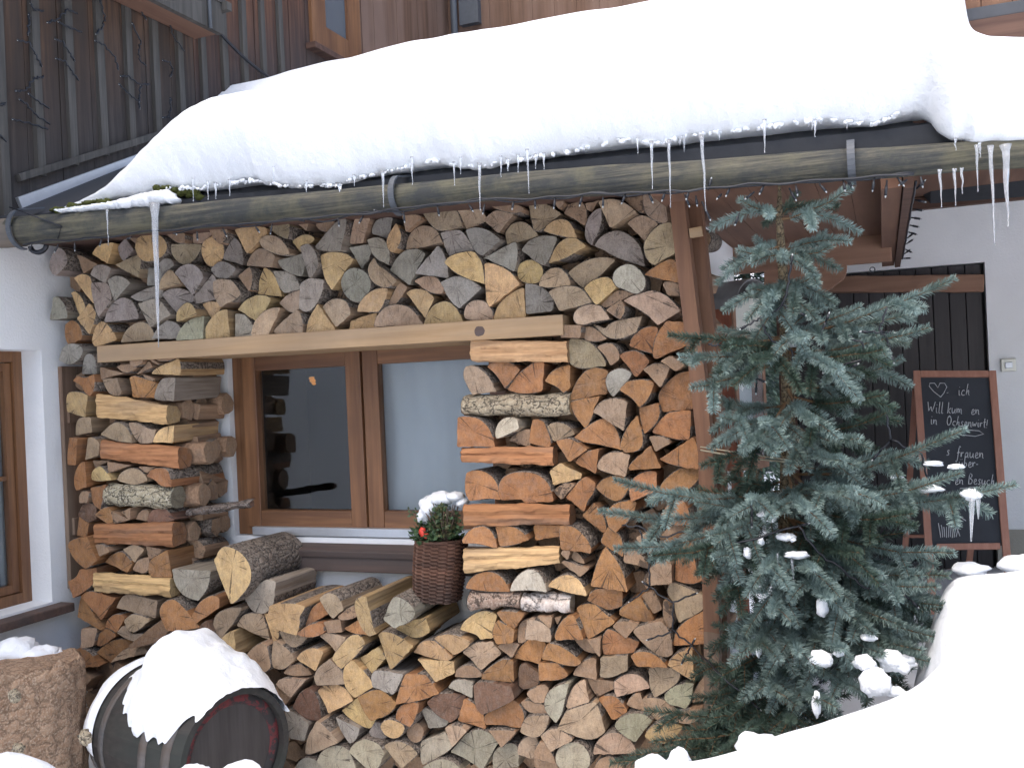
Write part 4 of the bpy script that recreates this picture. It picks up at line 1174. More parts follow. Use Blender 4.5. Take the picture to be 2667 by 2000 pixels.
# where a log lies, and its band of height, give the label
def region(d):
    x, z = cen(d['p'])
    if z > 1.885 and not (x > -1.72 and z < 1.95): return 'above the lintel'
    if x < -2.95: return 'in the stack left of the window' if z > .75 else 'low at the left corner'
    if x > -1.95 and z > .78: return 'in the stack right of the window'
    return 'in the pile below the window' if z > .4 else 'near the foot of the pile'
for d in logs: d['reg'] = region(d)
for d in logs:
    if d['kind'] == 'Y':
        d['y0'] = R.uniform(-.028, .028) + d['off']; d['L'] = .36 - d['y0']
    elif d['kind'] == 'F':
        d['y0'] = -.06; d['L'] = .44
bands = {}
for d in logs: bands.setdefault(d['reg'], []).append(d)
for reg, ls in bands.items():
    ls.sort(key=lambda d: -cen(d['p'])[1])
    zt = cen(ls[0]['p'])[1]; row = {}
    for d in ls: row.setdefault(int((zt - cen(d['p'])[1]) / .105), []).append(d)
    for k, key in enumerate(sorted(row)):
        row[key].sort(key=lambda d: cen(d['p'])[0])
        for i, d in enumerate(row[key]): d['row'] = k + 1; d['pos'] = i + 1; d['of'] = len(row[key])
order = sorted(logs, key=lambda d: -d['a0']); keep = set(id(d) for d in order[:300])
extra_b, extra_c = B(), B()
XM = {'y': 'bark_y', 'n': 'bark_n', 't': 'bark_t', 'w': 'bark_w', 'b': 'bark_b'}
def jit(c): 
    k = R.uniform(.82, 1.18); return tuple(min(.8, max(.02, q * k * R.uniform(.95, 1.05))) for q in c)
def cross_log(d):
    """a log laid along the wall: front face traced, wedge or half-round section, ends left and right"""
    P = [V(q) for q in d['p']]; P.sort(key=lambda q: q.x); l = sorted(P[:2], key=lambda q: q.y); r = sorted(P[2:], key=lambda q: q.y)
    bark = d['kind'] == 'K'; n = 40; y0 = -.02 + (0.1 if d['col'] == 'b' else 0); h = ((l[1] - l[0]).length + (r[1] - r[0]).length) / 2
    prof = [(.004, .04), (0, .2), (-.004, .36), (.004, .52), (-.002, .7), (.003, .86), (.008, .97), (.02, 1.0), (.75 * h, .9), (.95 * h, .5), (.8 * h, .06), (.02, 0)]
    if bark: prof = [(.03, .02), (.008, .18), (0, .42), (.006, .7), (.03, .93), (.055, 1.0), (.8 * h, .92), (.95 * h, .5), (.75 * h, 0)]
    x0 = (l[0].x + l[1].x) / 2; x1 = (r[0].x + r[1].x) / 2; sd = R.random() * 40
    rows = []
    for i in range(n + 1):
        t = i / n; lo = l[0].lerp(r[0], t).y; hi = l[1].lerp(r[1], t).y; row = []
        for k, (dp, zz) in enumerate(prof):
            w = mn.noise(V((t * 5, k * .6, sd))) * (.014 if bark else .009) + mn.noise(V((t * 17, k * 2.1, sd))) * .004
            row.append(V((x0 + (x1 - x0) * t, y0 + dp + w, lo + (hi - lo) * zz + (w * .8 if 0 < i < n else 0))))
        rows.append(row)
    return rows, bark, y0
def to_local(p, org): return (-(p.y - org.y), p.x - org.x, p.z - org.z)
nlog = 0
for d in logs:
    if id(d) not in keep:
        if d['kind'] in 'YF': log_shapes(d, extra_b, extra_c)
        continue
    col = jit(LC[d['col']])
    if d['kind'] in 'YF':
        body, cap, bkb = B(), B(), B(); log_shapes(d, body, cap, bkb); q = pith(d); org = V((q.x, d['y0'], q.y))
        o = body.build('firewood_log', ['side', 'bark'], None, org)
        if bkb.f: bkb.prune().build('bark', ['bark'], o, org)
        c = cap.build('cut_face', ['end'], o, org)
        o.color = (*[k * .85 for k in col], 1); c.color = (*col, 1)
        desc = f"{CN[d['col']]} {shape_word(d)} log"
    else:
        rows, bark, y0 = cross_log(d); org = V((rows[0][0].x, y0, cen(d['p'])[1])); m = len(rows[0])
        body = B(); 
        body.grid([[to_local(p, org) for p in r] for r in rows], 0, bark, True)
        body.f.append([len(body.v) - m + k for k in range(m)]); body.mi.append(0); body.sm.append(False)
        o = body.build('firewood_log', [XM[d['col']] if bark else 'side']); o.location = org; o.rotation_euler.z = -math.pi / 2
        o.color = (*[min(.8, k * 1.12) for k in col], 1)
        for e_, sg in ((-1, 1), (0, -1)):
            cap = B(); cap.add([to_local(p + V((.0015 * sg, 0, 0)), org) for p in rows[e_]], [tuple(range(m))[::sg]]); c = cap.build('cut_end', ['end']); c.parent = o; c.color = (*[k * .75 for k in col], 1)
        desc = f"{'bark-covered' if bark else CN[d['col']]} log lying crosswise"
    tag(o, f"{desc}, {ORD[d['pos']]} from left, {ORD[d['row']]} row {REGW[d['reg']]}", 'firewood log', 'split logs stacked against the wall')
    nlog += 1
# further logs lying behind the crosswise ones of the left stack, and the smallest pieces of the pile: one object
for d in logs:
    if d['kind'] in 'XK' and d['reg'].endswith('left of the window') and d['col'] != 'b':
        x, z = cen(d['p']); zs = [q[1] for q in d['p']]; hh = (max(zs) - min(zs)) * .42; x1 = max(q[0] for q in d['p'])
        for k in range(3):
            yc = .135 + k * .105; rr = min(hh, .052); ph = R.random() * 6
            na = R.choice((5, 9, 10)); ring = [(math.cos(ph + a * 6.283 / na) * rr * R.uniform(.8, 1.12), math.sin(ph + a * 6.283 / na) * rr * R.uniform(.95, 1.2)) for a in range(na)]
            xe = x1 + R.uniform(-.02, .07) - .0
            zc = z - hh * .15 + k * .008
            A = [V((x1 - .4, yc + a, zc + b)) for a, b in ring]; Z = [V((xe, yc + a, zc + b)) for a, b in ring]
            extra_b.grid([A, Z], k % 2, False, True); extra_c.add(Z, [tuple(range(na))])
# logs of the rear row, seen only as shapes in the gaps
def rear(x, z):
    if x < -3.0 and z < .22: return .07
    if -3.27 < x < -1.6 and .38 < z < 1.86: return None
    if z > .3 and -3.0 < x < -1.6 and z < .75: return None
    return .15
iz = 0; zz = -.22
while zz < 2.42:
    xx = -3.97 + (.05 if iz % 2 else 0)
    while xx < -.68:
        yr = rear(xx, zz)
        if yr is not None:
            na = R.choice((4, 5, 8)); ph = R.random() * 6; pl = [(xx + math.cos(ph + a * 6.283 / na) * .062 * R.uniform(.85, 1.1), zz + math.sin(ph + a * 6.283 / na) * .055 * R.uniform(.85, 1.1)) for a in range(na)]
            log_shapes(dict(p=pl), extra_b, extra_c, None, yr + R.uniform(-.02, .03), .2)
        xx += .098
    zz += .088; iz += 1
ex = extra_b
o2 = len(ex.v); ex.v += extra_c.v
for f in extra_c.f: ex.f.append([o2 + k for k in f]); ex.mi.append(2); ex.sm.append(False)
eo = tag(ex.build('firewood', ['side', 'bark', 'end']), 'smallest split pieces filling the gaps in the log stack', 'firewood', None, 'stuff')
eo.color = (.34, .23, .15, 1)
# ------------------------------------------------------------------ snow on the roof
LIP = [(140, 553), (200, 541), (260, 528), (330, 512), (400, 494), (440, 490), (520, 492), (600, 480), (650, 470), (760, 488), (880, 484), (940, 462), (1000, 450), (1130, 418), (1200, 432), (1250, 436), (1330, 420), (1380, 412), (1500, 392), (1640, 362), (1680, 374), (1720, 376), (1800, 352), (1900, 344), (2000, 331), (2140, 312), (2230, 322), (2275, 325), (2330, 300), (2375, 284), (2410, 296), (2432, 322), (2452, 352), (2475, 364), (2500, 358), (2540, 380), (2620, 386), (2700, 372), (3600, 330)]
def snow_top(x, y):
    if y > .6:
        w_ = interp([(.6, 0), (.83, .04), (1.04, .1), (1.36, .18), (1.6, .27)], y); return zr2(x, y) + w_ + (.36 - w_) * sstep(0, 1.5, x - XB) - (.03 if x < XB + .02 and y < .62 else 0)
    d = x - interp([(-.4, -3.58), (-.2, -3.62), (.6, XB + .002)], y)
    return zr2(x, y) + (.36 * sstep(0, 1.4, d) if d > 0 else -.03)
def fill_row(x, yl, z1, row):
    full = sstep(-3.62, -2.6, x); T = snow_top(x, -.2 + .45 * full); thin = z1 is None
    if thin:
        for yy in (yl + .16, yl + .1, yl + .08, yl + .06, yl + .04, yl + .03, yl + .02): row.append(V((x, yy, zr2(x, yy) - .04)))
    else:
        row.append(V((x, yl + .16, zroof(x, yl + .16) - .02))); row.append(V((x, yl + .03, z1 - .004))); row.append(V((x, yl, z1)))
        for t, o in ((.1, .25), (.25, .55), (.48, .88), (.74, 1.0)): row.append(V((x, yl - .17 * full * o, z1 + max(.004, T - .1 * full - z1) * t)))
    for yy in (-.2, -.05, .1, .25, .45, .65, .85, 1.05, 1.25, 1.45):
        dr = sstep(-.33, .3, yy); zf = snow_top(x, yy) if thin else z1 + max(.004, T - .1 * full - z1) * .86
        row.append(V((x, yy, zf * (1 - dr) + snow_top(x, yy) * dr)))
    zend = min(3.775, snow_top(x, 1.6) + .02 + sstep(-3.2, -2, x) * .2) if x < -1 else 3.775
    row.append(V((x, 1.6, zend)))
    row.append(V((x, 1.75, zend - .06))); row.append(V((x, 2.2, zend - .35)))
    for k, p in enumerate(row):
        a = (.02 if k > 3 else .006) * (.25 if thin else 1)
        p.z += a * mn.noise(p * 2.1) + (.008 * mn.noise(p * 7) if not thin else 0); p.y += (.018 if 2 < k < 9 else .004) * mn.noise(p * 3.3 + V((9, 0, 0)))
        if 1 <= k < 8 and not thin: p.z += .006 * mn.noise(p * 22); p.y += .008 * mn.noise(p * 18 + V((4, 2, 0)))
        p.x = max(p.x, XB + .003)
        if k > 2 and x > -.1:      # hollow melted out round the jutting bay
            u_, v_, d_ = proj(p); vt = interp([(2492, -400), (2500, -60), (2508, 58), (2524, 80), (2560, 95), (2640, 98)], u_)
            if v_ < vt and u_ > 2492: p.z -= (vt - v_) * d_ / FPX
    return row
sn = B(); P = []
us = [140 + 2.0 * 6.5 * k for k in range(264)]
xs0 = PY(us[0], interp(LIP, us[0]), -.24).x
for k in range(9): P.append(fill_row(XB + .003 + (xs0 - XB - .003) * k / 9, -.24, None, []))
for u in us:
    v = interp(LIP, u); yl = (-.33 - .07 * sstep(2400, 2480, u)) if u > 900 else ( interp([(140, -.24), (500, -.3), (900, -.33)], u))
    v += 5 * mn.noise(V((u * .05, 0, 4))) + 16 * max(0, mn.noise(V((u * .11, 2, 0)))) + 9 * mn.noise(V((u * .31, 5, 0)))
    lip = PY(u, v, yl); x = lip.x; row = []
    row = fill_row(x, yl, lip.z, row)
    P.append(row)
sn.grid(P)
so_ = tag(sn.build('roof_snow', ['snow'], None, (-2, -.3, 2.6)), 'thick snow blanket lying on the lean-to roof', 'snow')
md = so_.modifiers.new('sub', 'SUBSURF'); md.levels = 1; md.render_levels = 1
b = B(); u = 430
while u < 2335:
    v = interp(LIP, u); yl = -.33 - .03
    k_ = max(0, mn.noise(V((u * .021, 3, 0)))) * 2.2 + .25
    for j in range(3):
        p = PY(u + R.uniform(-5, 5), v + R.uniform(-4, 2), yl + .03 + R.uniform(-.015, .015)); s_ = R.uniform(.003, .008)
        b.blob(p, (s_ * R.uniform(1, 1.8), s_, s_ * R.uniform(.7, 1 + k_)), 0, .45, 2.2, 8)
    if R.random() < .5 * k_:
        p = PY(u, v - 5, yl + .02); b.tube([p, p + V((.002, 0, -.016 * k_)), p + V((0, 0, -.035 * k_))], [.006, .0035, .0012], 6, 1)
    u += R.uniform(5, 13) + (26 if mn.noise(V((u * .03, 8, 0))) < -.05 else 0)
b.build('icy_fringe', ['snow', 'ice'], so_, (-2, -.3, 2.6))
# thin snow left on the gutter end
b = B()
for k in range(34):
    u = 165 + k * 8.6; v = interp([(150, 553), (300, 536), (390, 520), (430, 512), (460, 528)], u)
    s = interp([(160, .008), (300, .018), (390, .034), (430, .03), (470, .008)], u)
    b.blob(PY(u, v, -.4 + R.uniform(-.02, .03)), (s * 1.5, .05, s * .9), 0, .35, 2, 12)
tag(b.build('gutter_snow', ['snow'], None, PY(390, 520, -.4)), 'thin snow ridge and lump lying on the left end of the gutter', 'snow')

# ------------------------------------------------------------------ icicles
IC = [(402, 535, 409, 905, .0165), (279, 552, 281, 640, .0045), (502, 470, 503, 525, .004), (541, 478, 541, 521, .005), (561, 482, 562, 519, .006), (598, 474, 597, 511, .005),
      (712, 440, 713, 478, .004), (797, 478, 798, 500, .005), (884, 484, 885, 500, .012), (922, 462, 923, 484, .005), (997, 452, 998, 541, .006), (1072, 415, 1073, 482, .0045), (1182, 428, 1184, 484, .004), (1199, 416, 1199, 454, .004),
      (1248, 431, 1249, 549, .0065), (1304, 413, 1305, 462, .005), (1322, 420, 1323, 446, .007), (1349, 409, 1348, 450, .0045), (1373, 395, 1378, 505, .005), (1394, 408, 1395, 440, .004), (1416, 405, 1416, 442, .005),
      (1660, 366, 1661, 400, .004), (1697, 374, 1697, 494, .006), (1742, 370, 1744, 542, .0055), (1827, 358, 1841, 550, .0065), (1991, 318, 1990, 399, .005), (2123, 318, 2122, 358, .005),
      (2448, 448, 2452, 541, .005), (2486, 446, 2488, 537, .005), (2505, 444, 2506, 506, .0045), (2543, 384, 2546, 500, .005), (2552, 376, 2552, 411, .005), (2580, 386, 2590, 640, .0065), (2618, 384, 2624, 592, .012), (2488, 366, 2489, 392, .004)]
for k, (u0, v0, u1, v1, r) in enumerate(IC):
    yv = -.47 if (u0 < 1200 or u0 > 2440) else -.465
    p, q = PY(u0, v0 - 6, yv), PY(u1, v1, yv); q.x = p.x + (q.x - p.x) * .6; b = B(); m = 12; pts = []; rs = []
    for i in range(m + 1):
        t = i / m; pts.append(p.lerp(q, t) + V((mn.noise(V((k, t * 3, 0))) * .003, mn.noise(V((k, t * 3, 5))) * .003, 0))); rs.append(max(.0011, r * (1 - t) ** .75 * (1 + .2 * mn.noise(V((t * 7, k * 3, 1))))) if i else r * 1.5)
    rs[-1] = .0018
    b.tube(pts, rs, 7); L_ = (p - q).length
    if r > .016: lab = 'longest and thickest icicle, hanging from the snow lump at the left gutter end'
    else:
        big = 'long' if L_ > .15 else ('short' if L_ < .07 else 'thin')
        lab = f"{big} icicle under the roof snow, {ORD[k + 1 - (0)]} from the left along the eave"
    tag(b.build('icicle', ['ice'], None, p), lab, 'icicle', 'icicles along the snowy eave')

# ------------------------------------------------------------------ snow heaps in front
def loft(name, ridge, label, back=.5, front=1.6, amp=.02):
    """a heap of snow: ridge points (px, py, depth); falls away steeply behind, slopes to the viewer in front"""
    pts = []; m = 40
    for i in range(m + 1):
        t = i / m * (len(ridge) - 1); k = min(int(t), len(ridge) - 2); f = t - k
        a, c = ridge[k], ridge[k + 1]; pts.append(PD(a[0] + (c[0] - a[0]) * f, a[1] + (c[1] - a[1]) * f, a[2] + (c[2] - a[2]) * f))
    P = []
    for p in pts:
        d = V((p.x - CAM.x, p.y - CAM.y, 0)).normalized(); row = []; h = p.z + .26
        for s, z in ((back, -h), (back * .75, -h * .75), (back * .5, -h * .42), (back * .28, -h * .17), (back * .12, -h * .045), (.02, -.004), (-.06, -.006), (-.18, -.03), (-.35, -.1), (-.6, -.26), (-front * .6, -h * .6), (-front, -h)):
            q = p + d * s + V((0, 0, z)); e = amp * mn.noise(q * 2.6) + amp * .3 * mn.noise(q * 9)
            q.z += e if abs(s) > .05 else e * .35; row.append(q)
        P.append(row)
    b = B(); b.grid(P); o = b.build(name, ['snow'], None, pts[len(pts) // 2]); md = o.modifiers.new('sub', 'SUBSURF'); md.levels = 1; md.render_levels = 2
    return tag(o, label, 'snow heap')
loft('snow_heap', [(1500, 2040, 2.62), (1640, 2003, 2.6), (1718, 1987, 2.58), (1850, 1966, 2.52), (1937, 1942, 2.5), (2030, 1908, 2.45), (2125, 1882, 2.4), (2235, 1842, 2.32), (2335, 1800, 2.25), (2400, 1760, 2.2), (2445, 1718, 2.15), (2500, 1650, 2.1), (2600, 1560, 2.05), (2760, 1480, 2.0), (3050, 1440, 2.0), (3400, 1480, 1.95)], 'large white snow heap filling the lower right foreground', .35, 1.1, .018)
loft('snow_heap', [(2370, 1830, 3.0), (2392, 1720, 3.0), (2403, 1690, 2.98), (2412, 1658, 2.96), (2426, 1610, 2.95), (2440, 1570, 2.93), (2462, 1528, 2.9), (2490, 1502, 2.88), (2530, 1494, 2.86), (2600, 1493, 2.82), (2667, 1484, 2.78), (2780, 1470, 2.75), (3100, 1470, 2.65), (3500, 1530, 2.5)], 'rounded snow bank behind the foreground heap, below the chalkboard', .3, .7, .028)
for u, v, d, r, lab in ((2528, 1482, 2.93, (.05, .05, .022), 'snow lump on top of the bank in front of the chalkboard'), (2655, 1470, 2.9, (.06, .06, .03), 'snow lump on the bank at the right edge'), (1975, 1942, 2.52, (.06, .05, .03), 'low snow lump behind the foreground heap under the spruce'), (1700, 2000, 2.7, (.05, .04, .034), 'snow lump on the ground at the foot of the log pile'), (1768, 1988, 2.68, (.035, .035, .04), 'pointed snow lump beside the foot of the post')):
    b = B(); b.blob(PD(u, v, d), r, 0, .3, 1.5, 18); tag(b.build('snow_lump', ['snow'], None, PD(u, v, d)), lab, 'snow')
b = B(); b.blob(PD(-60, 2120, 2.6), (.26, .2, .15), 0, .2, 1.4, 24); tag(b.build('snow_heap', ['snow'], None, PD(-60, 2120, 2.6)), 'snow heap in the bottom left corner before the stump', 'snow heap')
b = B(); b.blob(PD(625, 2030, 3.0), (.075, .08, .055), 0, .25, 1.5, 20); b.blob(PD(500, 2024, 3.0), (.06, .07, .035), 0, .25, 1.5, 20); tag(b.build('snow_lump', ['snow'], None, PD(600, 2030, 3.0)), 'snow lumps at the bottom edge before the barrel', 'snow')
# ------------------------------------------------------------------ barrel
ax = V((.956, -.29, 0)).normalized(); HC = PY(618, 1962, -.42); RB = .272; LB = .74
sdv = V((0, 0, 1)).cross(ax).normalized(); up = V((0, 0, 1))
def bp(s, th, r): return HC - ax * s + (sdv * math.cos(th) + up * math.sin(th)) * r
def br(s): t = s / LB * 2 - 1; return RB * (1.0 + .17 * (1 - t * t))
brl = empty('barrel', HC - V((0, 0, RB)), 'old dark wooden barrel lying on its side, capped with snow', 'barrel')
b = B(); NS = 44
P = [[bp(LB * i / 14, 2 * math.pi * k / NS, br(LB * i / 14) - (.003 if k % 2 else 0)) for k in range(NS)] for i in range(15)]
b.grid(P, 0, False, True); b.add([bp(LB - .03, 2 * math.pi * k / NS, RB - .01) for k in range(NS)], [tuple(range(NS))])
P = [[bp(s, 2 * math.pi * k / NS, r) for k in range(NS)] for s, r in ((0, RB), (0, RB - .028), (.045, RB - .03))]; b.grid(P, 0, False, True)
b.build('staves', ['barrel'], brl, brl.location)
b = B(); b.add([bp(.04, 2 * math.pi * k / NS, RB - .029) for k in range(NS)], [tuple(range(NS))[::-1]]); hd_ = b.build('head', ['barrel_head'], brl, brl.location)
b = B(); P = [[bp(s, 2 * math.pi * k / NS, r) for k in range(NS)] for s, r in ((.034, RB - .0285), (.022, RB - .058), (.038, RB - .075))]; b.grid(P, 0, True, True); b.build('head_rim', ['redrim'], hd_, brl.location)
for s in (.06, .2, .54, .68):
    b = B(); P = [[bp(s + ds, 2 * math.pi * k / NS, br(s + ds) + .004 + dr) for k in range(NS)] for ds, dr in ((0, -.006), (0, 0), (.022, .0015), (.045, 0), (.045, -.006))]; b.grid(P, 0, True, True); b.build('hoop', ['hoop'], brl, brl.location)
# snow cap on the barrel
b = B(); P = []; NI, NJ = 40, 44
for i in range(NI + 1):
    s = -.03 + .62 * i / NI; row = []
    for j in range(NJ + 1):
        e0 = rad(interp([(-.03, 48), (.03, 42), (.12, 20), (.3, 24), (.42, 34), (.58, 66)], s)); e1 = rad(158)
        e0 += .22 * mn.noise(V((s * 16, 1, 0))) + .16 * mn.noise(V((s * 42, 5, 0)))
        th = -math.pi / 2 * 0 + (math.pi - e1) * 0 + (math.pi + e0 * -1) + 0 if False else 0
        t = j / NJ; th = (-e0 + math.pi) * (1 - t) + rad(20) * t       # from the near side over the top to the far side
        th = math.pi - e0 + (rad(22) - (math.pi - e0)) * t
        edge = min(t / .3, (1 - t) / .3, 1) ** .6 * min(i / (NI * .2), (NI - i) / (NI * .42), 1) ** .75
        pk = math.exp(-((s - .3) / .19) ** 2) * math.exp(-((th - rad(96)) / .55) ** 2)
        rr = (br(max(0, min(LB, s)))) + .006 + edge * (.062 + .115 * pk) * (1 + .3 * mn.noise(V((s * 7, th * 3, 0)))) + .02 * edge * mn.noise(V((s * 18, th * 6, 3))) + .008 * mn.noise(V((s * 45, th * 14, 3)))
        row.append(bp(s, th, rr))
    P.append(row)
b.grid(P); o = b.build('barrel_snow', ['snow'], None, HC); md = o.modifiers.new('sub', 'SUBSURF'); md.levels = 1; md.render_levels = 1
tag(o, 'pointed white snow cap lying on the barrel', 'snow')
b = B(); P = []
for i in range(13):
    s = LB - .085 + .09 * i / 12; row = []
    for j in range(31):
        t = j / 30; th = rad(190) + (rad(70) - rad(190)) * t
        e = min(t / .12, (1 - t) / .12, 1) * min(i / 3, (12 - i) / 3, 1)
        row.append(bp(s, th, br(s) + .005 + .022 * e * (1 + .4 * mn.noise(V((s * 20, th * 4, 8))))))
    P.append(row)
b.grid(P); tag(b.build('barrel_snow', ['snow'], None, bp(LB, 1.57, RB)), 'icy snow strip over the far left end of the barrel', 'snow')

# ------------------------------------------------------------------ stump at the lower left
sp = PY(38, 1900, -.62); b = B(); P = []; NA = 72
for i in range(31):
    t = i / 30; row = []
    for k in range(NA):
        th = 2 * math.pi * k / NA; d = V((math.cos(th), math.sin(th), 0))
        zt_ = PY(100, 1735, -.62).z + .05 * mn.noise(d * 2.2) + .03 * mn.noise(d * 6) + (.055 * math.exp(-((th - 5.3) / .16) ** 2))
        z = -.35 + (zt_ + .35) * t
        r = .285 * (1 + .14 * mn.noise(V((d.x * 1.6, d.y * 1.6, z * 1.2))) + .07 * mn.noise(V((d.x * 5, d.y * 5, z * 3))) + .05 * mn.noise(V((d.x * 12, d.y * 12, z * 8)))) * (1.06 - .06 * t)
        if i == 30: r *= .93
        row.append(V((sp.x + d.x * r, sp.y + d.y * r, z)))
    P.append(row)
b.grid(P, 0, True, True); b.add(P[-1], [tuple(range(NA))])
st = tag(b.build('tree_stump', ['stump'], None, (sp.x, sp.y, -.3)), 'rough reddish-brown tree stump with a jagged top, lower left', 'tree stump')
for u, v in ((38, 1812), (48, 1952), (222, 1920)):
    q = PY(u, v, sp.y - .27); b = B(); b.blob(q, (.03, .02, .028), 0, .45, 2.4); b.build('knot', ['bark_y'], st, q)
b = B()
for u, v, y, r in ((-20, 1720, -.5, (.1, .1, .075)), (40, 1695, -.48, (.1, .1, .06)), (105, 1708, -.45, (.08, .09, .045)), (160, 1725, -.42, (.055, .07, .025)), (190, 1732, -.42, (.03, .05, .018)), (10, 1765, -.55, (.06, .06, .04)), (70, 1690, -.42, (.07, .06, .03)), (130, 1700, -.4, (.06, .06, .02))):
    b.blob(PY(u, v, y), r, 0, .3, 2, 20)
tag(b.build('stump_snow', ['snow'], None, PY(80, 1720, -.48)), 'crumbly snow lying on top of the tree stump', 'snow')

# ------------------------------------------------------------------ hanging basket
BC = PY(1146, 1500, .12); BT = PY(1150, 1402, .12); BB = PY(1140, 1562, .12); hb = BT.z - BB.z
bk = empty('flower_basket', BB, 'dark wicker basket with winter greenery hanging at the window sill', 'basket')
b = B(); P = []; NR, NC = 34, 40
for i in range(NR + 1):
    t = i / NR; row = []; w = .1 + .012 * math.sin(t * 2.2)
    for k in range(NC * 2):
        th = math.pi * k / NC; ct, st_ = math.cos(th), math.sin(th)
        sup = (abs(ct) ** 3.2 + abs(st_) ** 3.2) ** (-1 / 3.2)
        wv = .0042 * math.sin(math.pi * i) * 0 + .0045 * (1 if (i + (k // 4)) % 2 else -1)
        c = BB.lerp(BT, t); row.append(V((c.x + ct * sup * w * 1.02 + ct * wv, c.y + st_ * sup * w * .8 + st_ * wv, c.z)))
    P.append(row)
b.grid(P, 0, False, True); b.add(P[0], [tuple(range(NC * 2))[::-1]]); b.build('woven_body', ['wicker'], bk, BB)
b = B(); b.tube([BT + V((math.cos(t * .1745) * .108, math.sin(t * .1745) * .09, -.006)) for t in range(37)], .008, 6); b.build('rim', ['wicker'], bk, BB)
def leafbush(name, c, ext, n, mats, size, par):
    b = B()
    for k in range(n):
        d = V((R.gauss(0, 1), R.gauss(0, 1), R.gauss(0, 1))).normalized() * R.random() ** .4
        p = c + V((d.x * ext[0], d.y * ext[1], abs(d.z) * ext[2])); ax_ = V((R.uniform(-1, 1), R.uniform(-1, .5), R.uniform(-.3, 1))).normalized()
        sd_ = ax_.cross(V((R.random(), R.random(), R.random()))).normalized(); l = size * R.uniform(.7, 1.3)
        b.add([p, p + ax_ * l * .5 + sd_ * l * .28, p + ax_ * l, p + ax_ * l * .5 - sd_ * l * .28], [(0, 1, 2, 3)], R.randrange(len(mats)))
    for k in range(n // 14 if False else n // 14):
        p = c + V((R.uniform(-1, 1) * ext[0] * .8, R.uniform(-1, 1) * ext[1] * .8, 0)); b.tube([c + V((0, 0, -.05)), p + V((0, 0, ext[2] * R.uniform(.5, 1.05)))], [.004, .002], 4, len(mats))
    return tag(b.build(name, mats + ['twig'], par, c))
leafbush('holly', BT + V((-.02, -.02, 0)), (.12, .1, .075), 420, ['leaf', 'leaf'], .036, bk)
leafbush('box_sprig', BT + V((.04, -.05, .02)), (.085, .08, .14), 700, ['leaf2', 'leaf'], .022, bk)
b = B(); q = PY(1062, 1322, .1)
b.tube([BT + V((-.05, 0, .02)), q + V((.03, 0, -.03)), q], [.003, .002, .0015], 4, 1)
for k in range(16): 
    p = (BT + V((-.05, 0, .05))).lerp(q, R.uniform(.5, 1.05)) + V((R.gauss(0, .012), R.gauss(0, .01), R.gauss(0, .012))); a_ = V((R.uniform(-1, 1), R.uniform(-.5, .5), R.uniform(-1, 1))).normalized(); s_ = a_.cross(V((0, 1, 0)))
    b.add([p, p + a_ * .01 + s_ * .006, p + a_ * .02, p + a_ * .01 - s_ * .006], [(0, 1, 2, 3)], 0)
b.build('loose_twig', ['leaf', 'twig'], bk, BB)
b = B(); q = PY(1100, 1385, .02); b.blob(q, (.016, .012, .022), 0, .4, 2); b.blob(q + V((.018, .005, -.018)), (.014, .01, .012), 0, .4, 2); b.build('ribbon', ['ribbon'], bk, BB)
b = B()
for u, v, r in ((1120, 1320, (.05, .055, .05)), (1150, 1298, (.06, .05, .032)), (1185, 1292, (.04, .05, .022)), (1105, 1345, (.03, .04, .04)), (1205, 1310, (.025, .04, .02))): b.blob(PY(u, v, .13), r, 0, .25, 2, 20)
tag(b.build('basket_snow', ['snow'], None, PY(1140, 1310, .13)), 'snow cushion lying on the greenery in the wicker basket', 'snow')

# ------------------------------------------------------------------ display case with arched roof
yc_ = .62
p0, p1 = PY(1862, 1150, yc_), PY(1918, 1150, yc_ - .06); zt0 = PY(1890, 790, yc_).z; zb0 = PY(1890, 1225, yc_).z
fx = (PY(1995, 1000, yc_ + .16) - PY(1918, 1000, yc_ - .06)); fx.z = 0; fn = fx.normalized(); dn = V((fn.y, -fn.x, 0)); wdt = fx.length
dn = dn if dn.x > 0 else -dn
c0 = PY(1918, 1000, yc_ - .06); c0.z = zb0; dp = .16
case = empty('display_case', c0, 'red-brown wooden display case with an arched grey metal roof', 'display case')
def cb(b, a0, a1, d0, d1, z0, z1, mi=0):
    vs = [c0 + fn * a - dn * d + V((0, 0, z - zb0)) for z in (z0, z1) for a, d in ((a0, d0), (a1, d0), (a1, d1), (a0, d1))]
    b.add(vs, [(0, 3, 2, 1), (4, 5, 6, 7), (0, 1, 5, 4), (1, 2, 6, 5), (2, 3, 7, 6), (3, 0, 4, 7)], mi)
b = B(); cb(b, 0, .02, .012, dp, zb0, zt0); cb(b, wdt - .02, wdt, .012, dp, zb0, zt0); cb(b, .021, wdt - .021, dp - .015, dp - .002, zb0, zt0 + .1); cb(b, .021, wdt - .021, .014, dp - .016, zb0, zb0 + .02)
b.build('case_body', ['redwood'], case, c0, .003)
b = B(); cb(b, 0, .022, 0, .011, zb0, zt0); cb(b, wdt - .022, wdt, 0, .011, zb0, zt0); cb(b, .0225, wdt - .0225, 0, .011, zb0, zb0 + .05); cb(b, .0225, wdt - .0225, 0, .011, zt0 - .17, zt0 - .14); b.build('door_frame', ['brown'], case, c0, .002)
b = B(); cb(b, .023, wdt - .023, .004, .007, zb0 + .051, zt0 - .171); b.build('pane', ['glass'], case, c0)
b = B(); cb(b, .03, wdt - .03, .06, .064, zb0 + .08, zt0 - .2); b.build('notice', ['curtain'], case, c0)
b = B(); cb(b, .023, wdt - .023, .002, .009, zt0 - .139, zt0 + .02); b.build('gable', ['silver'], case, c0)
b = B(); P = []
